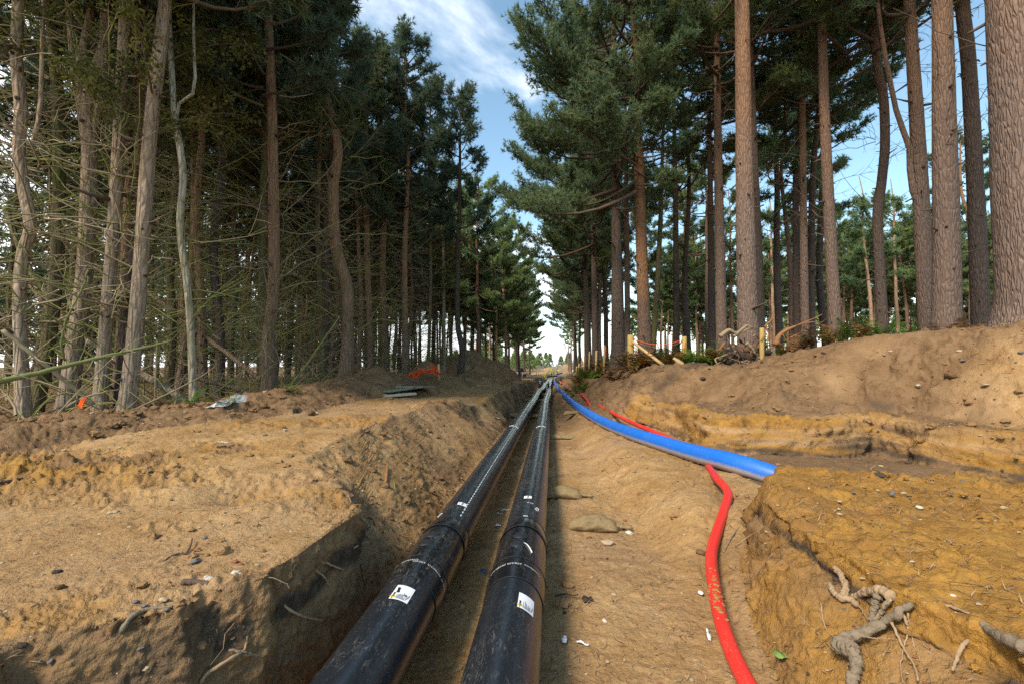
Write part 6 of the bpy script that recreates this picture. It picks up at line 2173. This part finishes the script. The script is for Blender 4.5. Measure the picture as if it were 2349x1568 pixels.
# trailer-mounted machine
M['black_steel'] = simple('black_steel', (.02, .022, .026), .55, .3, 8)
M['grey_steel'] = simple('grey_steel', (.22, .23, .24), .5, .2)
M['tyre'] = simple('tyre', (.02, .02, .02), .9, .2)
M['sign_red'] = simple('sign_red', (.55, .02, .03), .5, .05)
M['blue_paint'] = simple('blue_paint', (.03, .12, .38), .45, .2)
Pt = np.array(far_pt(521.3, 72))
t_ = thing('trailer', 'small black machine on a road trailer with a white lamp board, on the left track', 'trailer', tuple(Pt), None, .08)
wsc = 1.62
for sx in (-1, 1):
    w = MB(); w.tube([(sx * .78 - .09, .2, .30), (sx * .78 + .09, .2, .30)], .30, 20)
    wo = w.build('wheel', M['tyre'], t_)
    MB().tube([(sx * .78 - .10, .2, .30), (sx * .78 + .10, .2, .30)], .17, 14).build('rim', M['grey_steel'], wo)
    g_ = MB(); th = np.linspace(-.2, 3.34, 12)
    g_.add(np.array([[sx * .78 + e * .13, .2 + .40 * math.cos(a), .32 + .40 * math.sin(a)] for a in th for e in (-1, 1)]), [[2 * i, 2 * i + 1, 2 * i + 3, 2 * i + 2] for i in range(11)])
    g_.build('mudguard', M['black_steel'], t_)
MB().box([0, .3, .48], [1.3, 2.2, .09]).box([0, -.85, .44], [.06, .3, .5]).build('chassis', M['black_steel'], t_, False)
MB().box([0, -.86, .60], [1.62, .05, .26]).build('lamp_board', M['label_white'], t_, False)
for sx in (-1, 1):
    tr = MB(); tr.add([[sx * .66 - .10, -.89, .52], [sx * .66 + .10, -.89, .52], [sx * .66, -.89, .70], [sx * .66 - .10, -.887, .52], [sx * .66 + .10, -.887, .52], [sx * .66, -.887, .70]], None, [[0, 1, 2], [5, 4, 3]])
    tr.build('reflector_triangle', M['sign_red'], t_, False)
    MB().tube([(sx * .44, -.886, .61), (sx * .44, -.90, .61)], .06, 10).build('tail_lamp', M['sign_red'], t_)
hop = MB()
hop.add([[-.34, -.4, .55], [.34, -.4, .55], [.34, .6, .55], [-.34, .6, .55], [-.27, -.2, 1.38], [.27, -.2, 1.38], [.27, .5, 1.38], [-.27, .5, 1.38]], [[0, 1, 5, 4], [1, 2, 6, 5], [2, 3, 7, 6], [3, 0, 4, 7], [4, 5, 6, 7], [3, 2, 1, 0]])
hop.build('machine_body', M['black_steel'], t_, False)
for i in range(5):
    MB().box([0, -.40 + .04 * i, .66 + .14 * i], [.56 - .02 * i, .03, .05]).build('louvre', M['grey_steel'] if i == 9 else M['black_steel'], t_, False)
MB().box([-.08, .2, 1.50], [.55, .5, .24]).build('engine_cover', M['grey_steel'], t_, False)
MB().tube(spline([(.42, .1, .5), (.44, .0, .9), (.60, .0, .86), (.66, .1, .56)], 14), .05, 8).build('hose', M['blue_paint'], t_)

# loose things round the far works
M['foam'] = simple('foam', (.70, .71, .72), .8, .06)
for lab, px, d, sz, rz in (('white foam block with a strip on the left track by the bending worker', 530.5, 68, (1.3, .4, .35), .1), ('white foam block on the right side of the far trench', 561.8, 74, (1.2, .5, .3), 0), ('dark flat slab with a white top on the far left track', 536.5, 92, (1.7, 1.2, .15), .2)):
    P = far_pt(px, d, sz[2] / 2)
    t_ = thing('foam_block' if 'foam' in lab else 'flat_slab', lab, 'block' if 'foam' in lab else 'slab', P, None, rz)
    MB().box([0, 0, 0], sz).build('slab', M['foam'] if 'foam' in lab else M['board'], t_, False)
    MB().box([sz[0] * .42, 0, .03 if 'foam' in lab else .12], (sz[0] * .5, sz[1] * .3, .07), rot=[[.94, 0, .34], [0, 1, 0], [-.34, 0, .94]] if 'foam' in lab else None).build('strip', M['foam'], t_, False)
M['pipe_grey'] = simple('pipe_grey', (.05, .06, .09), .35, .3)
stack = [(568.5, 'pipe_black', 0), (570, 'pipe_grey', .0), (571.5, 'pipe_black', .0), (573, 'blue_paint', .0), (571.5, 'foam', .34), (573, 'foam', .34), (570, 'pipe_grey', .34)]
for i, (px, mt, dz) in enumerate(stack):
    P = np.array(far_pt(px, 120))
    tag(MB().tube([(0, 0, 0), (1.2, 5, 0)], .19, 12).build('stacked_pipe', M[mt], None, True, P + [0, 0, .2 + dz]), ('black', 'grey', 'second black', 'blue', 'white', 'right white', 'upper grey')[i] + ' pipe lying in the distant stack right of the works', 'pipe', 'pipes stacked at the far end')


def site_fence(px0, px1, d, lab):
    A, B = np.array(far_pt(px0, d)), np.array(far_pt(px1, d))
    t = thing('site_fence', lab, 'fence', tuple(A))
    B = B - A; n = 9
    for a in (0, .5, 1):
        MB().tube([B * a, B * a + [0, 0, 1.9]], .05, 6).build('post', M['grey_steel'], t)
    for z in (.1, 1.0, 1.85):
        MB().tube([[0, 0, z], B + [0, 0, z]], .035, 5).build('rail', M['grey_steel'], t)
    w = MB()
    for i in range(40):
        w.tube([B * i / 40 + [0, 0, .1], B * i / 40 + [0, 0, 1.85]], .012, 3, cap=False)
    tag(w.build('wire', M['grey_steel'], t), kind='stuff')


site_fence(537, 543.5, 150, 'grey mesh site fence panel at the far left end of the track')
site_fence(549, 556, 150, 'grey mesh site fence panel in front of the far soil heap, left')
site_fence(556.5, 563, 152, 'grey mesh site fence panel in front of the far soil heap, right')
for i, px in enumerate((527.5, 528.6, 536.4, 538.2)):
    P = np.array(far_pt(px, 100))
    tag(MB().tube([P - [0, 0, .1], P + [0, 0, 1.1]], .07, 8).build('fence_stake', M['split_wood']), ('stake', 'second stake', 'third stake', 'last stake')[i] + ' of the little fence by the trees behind the trailer, counted from the left', 'post', 'stakes behind the trailer')
P = np.array(far_pt(525.6, 86))
tag(MB().add([[-.25, 0, 0], [.25, .05, 0], [.12, .1, 1.3], [-.14, .1, 1.25]], [[0, 1, 2, 3]]).add([[-.25, .05, 0], [.25, .10, 0], [.12, .15, 1.3], [-.14, .15, 1.25]], [[3, 2, 1, 0]]).build('safety_net', M['orange'], None, False, P), 'scrap of orange netting standing behind the trailer', 'netting')
# blue and white pipe ends at the junction by the workers
P = np.array([.15, 84.0, 1.57 - 11.0 * 84 / FPX])
tag(MB().tube(spline([P + [-.9, 0, .0], P + [0, .4, .12], P + [1.0, 0, .1]], 12), .13, 12).build('cross_pipe', M['pipe_grey']), 'dark pipe lying across the trench in front of the standing worker', 'pipe')
tag(MB().tube(spline([P + [-.5, -2, -.35], P + [.1, -2.2, -.28], P + [.9, -1.4, -.05]], 12), .12, 12).build('wrapped_pipe', M['foam']), 'white wrapped pipe elbow beside the end of the blue pipe', 'pipe')
tag(MB().tube([P + [.9, 3, .35], P + [1.9, 4, .62]], .14, 12).build('cross_pipe', M['blue_paint']), 'short blue pipe sticking up at the end of the trench', 'pipe')

# ------------------------------------------------------------------ clods, grit, needles: ground litter nobody could count
def scatter(n, rng, rmin, rmax, u0=-1.35, u1=1.35):
    a = np.arctan(rng.uniform(u0, u1, n)) - YAW
    r = np.exp(rng.uniform(math.log(rmin), math.log(rmax), n))
    return np.sin(a) * r, np.cos(a) * r, r


def zone(x, y):
    xf, xt = XLF(y), np.minimum(XL(y), XLF(y) - .05)
    left = x < xf
    db = x - XB(y)
    sw = sd_line(x, y, _wall, WALL_C); sr = sd_line(x, y, _rear, REAR_C)
    z = np.zeros(x.shape, int)                                   # 0 floor
    z = np.where(left & (x > xt), 1, z)                          # left face
    z = np.where(left & (x <= xt), 2, z)                         # track
    z = np.where(left & (db < .8), 3, z)                         # berm
    z = np.where(~left & (x > XBF(y)) & (sr > 0) & (y < 4.7), 4, z)   # block
    z = np.where(~left & (sw > -.2) & (y < 11.6), 5, z)          # right
    z = np.where(~left & (y >= 11.3) & (x > 1.0), 6, z)          # bank
    return z


def litter():
    rng = np.random.default_rng(123)
    # clods
    mbs = {k: MB() for k in ('soil_clods', 'dark_clods')}
    x, y, r = scatter(17000, rng, 1.0, 30)
    zn = zone(x, y)
    patch = fbm(x * .9, y * .9, 5.0, 3)
    keep = np.select([zn == 0, zn == 1, zn == 2, zn == 3, zn == 4, zn == 5, zn == 6], [.10, .45, .08, .75, .12, .40, .55]) * np.where(zn == 2, np.clip(patch * 3 + .9, .05, 4) , 1)
    ok = rng.uniform(size=len(x)) < keep
    x, y, r, zn = x[ok], y[ok], r[ok], zn[ok]
    Z = H(x, y)
    V0, T0 = ICO[0]
    V1, T1 = ICO[1]
    for i in range(len(x)):
        s_ = min(.05, (.0025 + .0075 * rng.exponential(.5)) * max(.85, r[i] ** .62))
        Vv, Tt = (V1, T1) if s_ / r[i] > .0055 else (V0, T0)
        sc = rng.uniform(.6, 1.25, (len(Vv), 1)) if Vv is V0 else 1 + .6 * (perlin(Vv[:, 0] * 1.6 + i, Vv[:, 1] * 1.6, Vv[:, 2] * 1.6))[:, None]
        V = Vv * sc * s_ * np.array([1.1, 1, .7]) + [x[i], y[i], Z[i] + s_ * .25]
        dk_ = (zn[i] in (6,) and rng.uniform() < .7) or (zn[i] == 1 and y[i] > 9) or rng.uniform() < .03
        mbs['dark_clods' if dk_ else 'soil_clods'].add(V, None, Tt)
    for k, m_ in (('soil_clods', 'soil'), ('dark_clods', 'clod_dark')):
        o = mbs[k].build(k, M[m_], smooth=False)
        if k == 'soil_clods':
            me = o.data
            nv = len(me.vertices)
            co = np.empty(nv * 3, np.float32); me.vertices.foreach_get('co', co); co = co.reshape(-1, 3)
            z_ = zone(co[:, 0], co[:, 1])
            c = np.zeros((nv, 4), np.float32); c[:, 3] = 1
            c[:, 0] = np.select([z_ == 4, z_ == 5, z_ == 2], [.9, .45, .35], .15)
            c[:, 2] = np.select([z_ == 3, z_ == 1, z_ == 5, z_ == 6, z_ == 0, z_ == 2], [.95, .7, .5, .9, .4, .45], 0)
            at_ = me.color_attributes.new('soil', 'FLOAT_COLOR', 'POINT')
            at_.data.foreach_set('color', c.ravel())
        tag(o, kind='stuff')
    # grit
    mbg = MB()
    x, y, r = scatter(3000, rng, 1.0, 10)
    Z = H(x, y); zn = zone(x, y)
    for i in range(len(x)):
        if zn[i] == 2 and rng.uniform() < .4: continue
        s_ = (.0016 + .0026 * rng.exponential(.55)) * max(.9, r[i] ** .7)
        mbg.add(V0 * rng.uniform(.6, 1.2, (12, 1)) * s_ * [1.2, 1, .6] + [x[i], y[i], Z[i] + s_ * .3], None, T0, int(rng.choice(4, p=[.50, .22, .27, .01])))
    tag(mbg.build('gravel', [M['stone_pale'], M['stone_grey'], M['stone_red'], M['stone_white']], smooth=False), kind='stuff')
    # pine needles, splinters and rootlets
    mbn = MB()
    x, y, r = scatter(9000, rng, 1.0, 16)
    Z = H(x, y); zn = zone(x, y)
    for i in range(len(x)):
        if zn[i] in (2,) and rng.uniform() < .45: continue
        L = rng.uniform(.02, .055) * max(1, r[i] ** .55) * (1 if rng.uniform() < .9 else 2.2)
        a = rng.uniform(0, 6.28); c_, s_ = math.cos(a), math.sin(a)
        w = .0011 * max(1, r[i] ** .8)
        b = rng.normal(0, .25) * L
        p0 = np.array([x[i] - c_ * L / 2, y[i] - s_ * L / 2]); p1 = np.array([x[i] - s_ * b, y[i] + c_ * b]); p2 = np.array([x[i] + c_ * L / 2, y[i] + s_ * L / 2])
        zz = Z[i] + .006 + rng.uniform(0, .008)
        ez = rng.normal(0, .2) * L
        mbn.add([[*p0, zz], [*p1, zz + .004], [p1[0] - s_ * w * 2, p1[1] + c_ * w * 2, zz + .004], [*p2, zz + abs(ez)]], [[0, 1, 3, 2]], None, int(rng.choice(3, p=[.5, .3, .2])))
    tag(mbn.build('needle_litter', [M['root'], M['root_red'], M['root_dark']], smooth=False), kind='stuff')
    # hairy rootlets on the cut faces and in the dark bank
    mbr = MB()
    x, y, r = scatter(3000, rng, 1.6, 26)
    zn = zone(x, y); Z = H(x, y)
    for i in range(len(x)):
        if zn[i] not in (1, 6, 5, 4) or (zn[i] in (4, 5) and rng.uniform() < .72): continue
        L = rng.uniform(.05, .22) * max(1, (r[i] / 4) ** .6)
        d = norm(rng.normal(size=3) + [0, -.5, .3]); d[2] *= .6
        e = norm(rng.normal(size=3))
        P = np.array([x[i], y[i], Z[i] - .005])
        Q = [P, P + d * L * .4 + e * L * .12, P + d * L * .8 + [0, 0, -.1 * L], P + d * L + e * L * .2 + [0, 0, -.25 * L]]
        mbr.tube(Q, np.array([.0025, .002, .0016, .001]) * max(1, (r[i] / 3) ** .7), 3, int(rng.choice(3, p=[.45, .25, .3])), cap=False)
    tag(mbr.build('rootlets', [M['root'], M['root_red'], M['root_dark']]), kind='stuff')


litter()
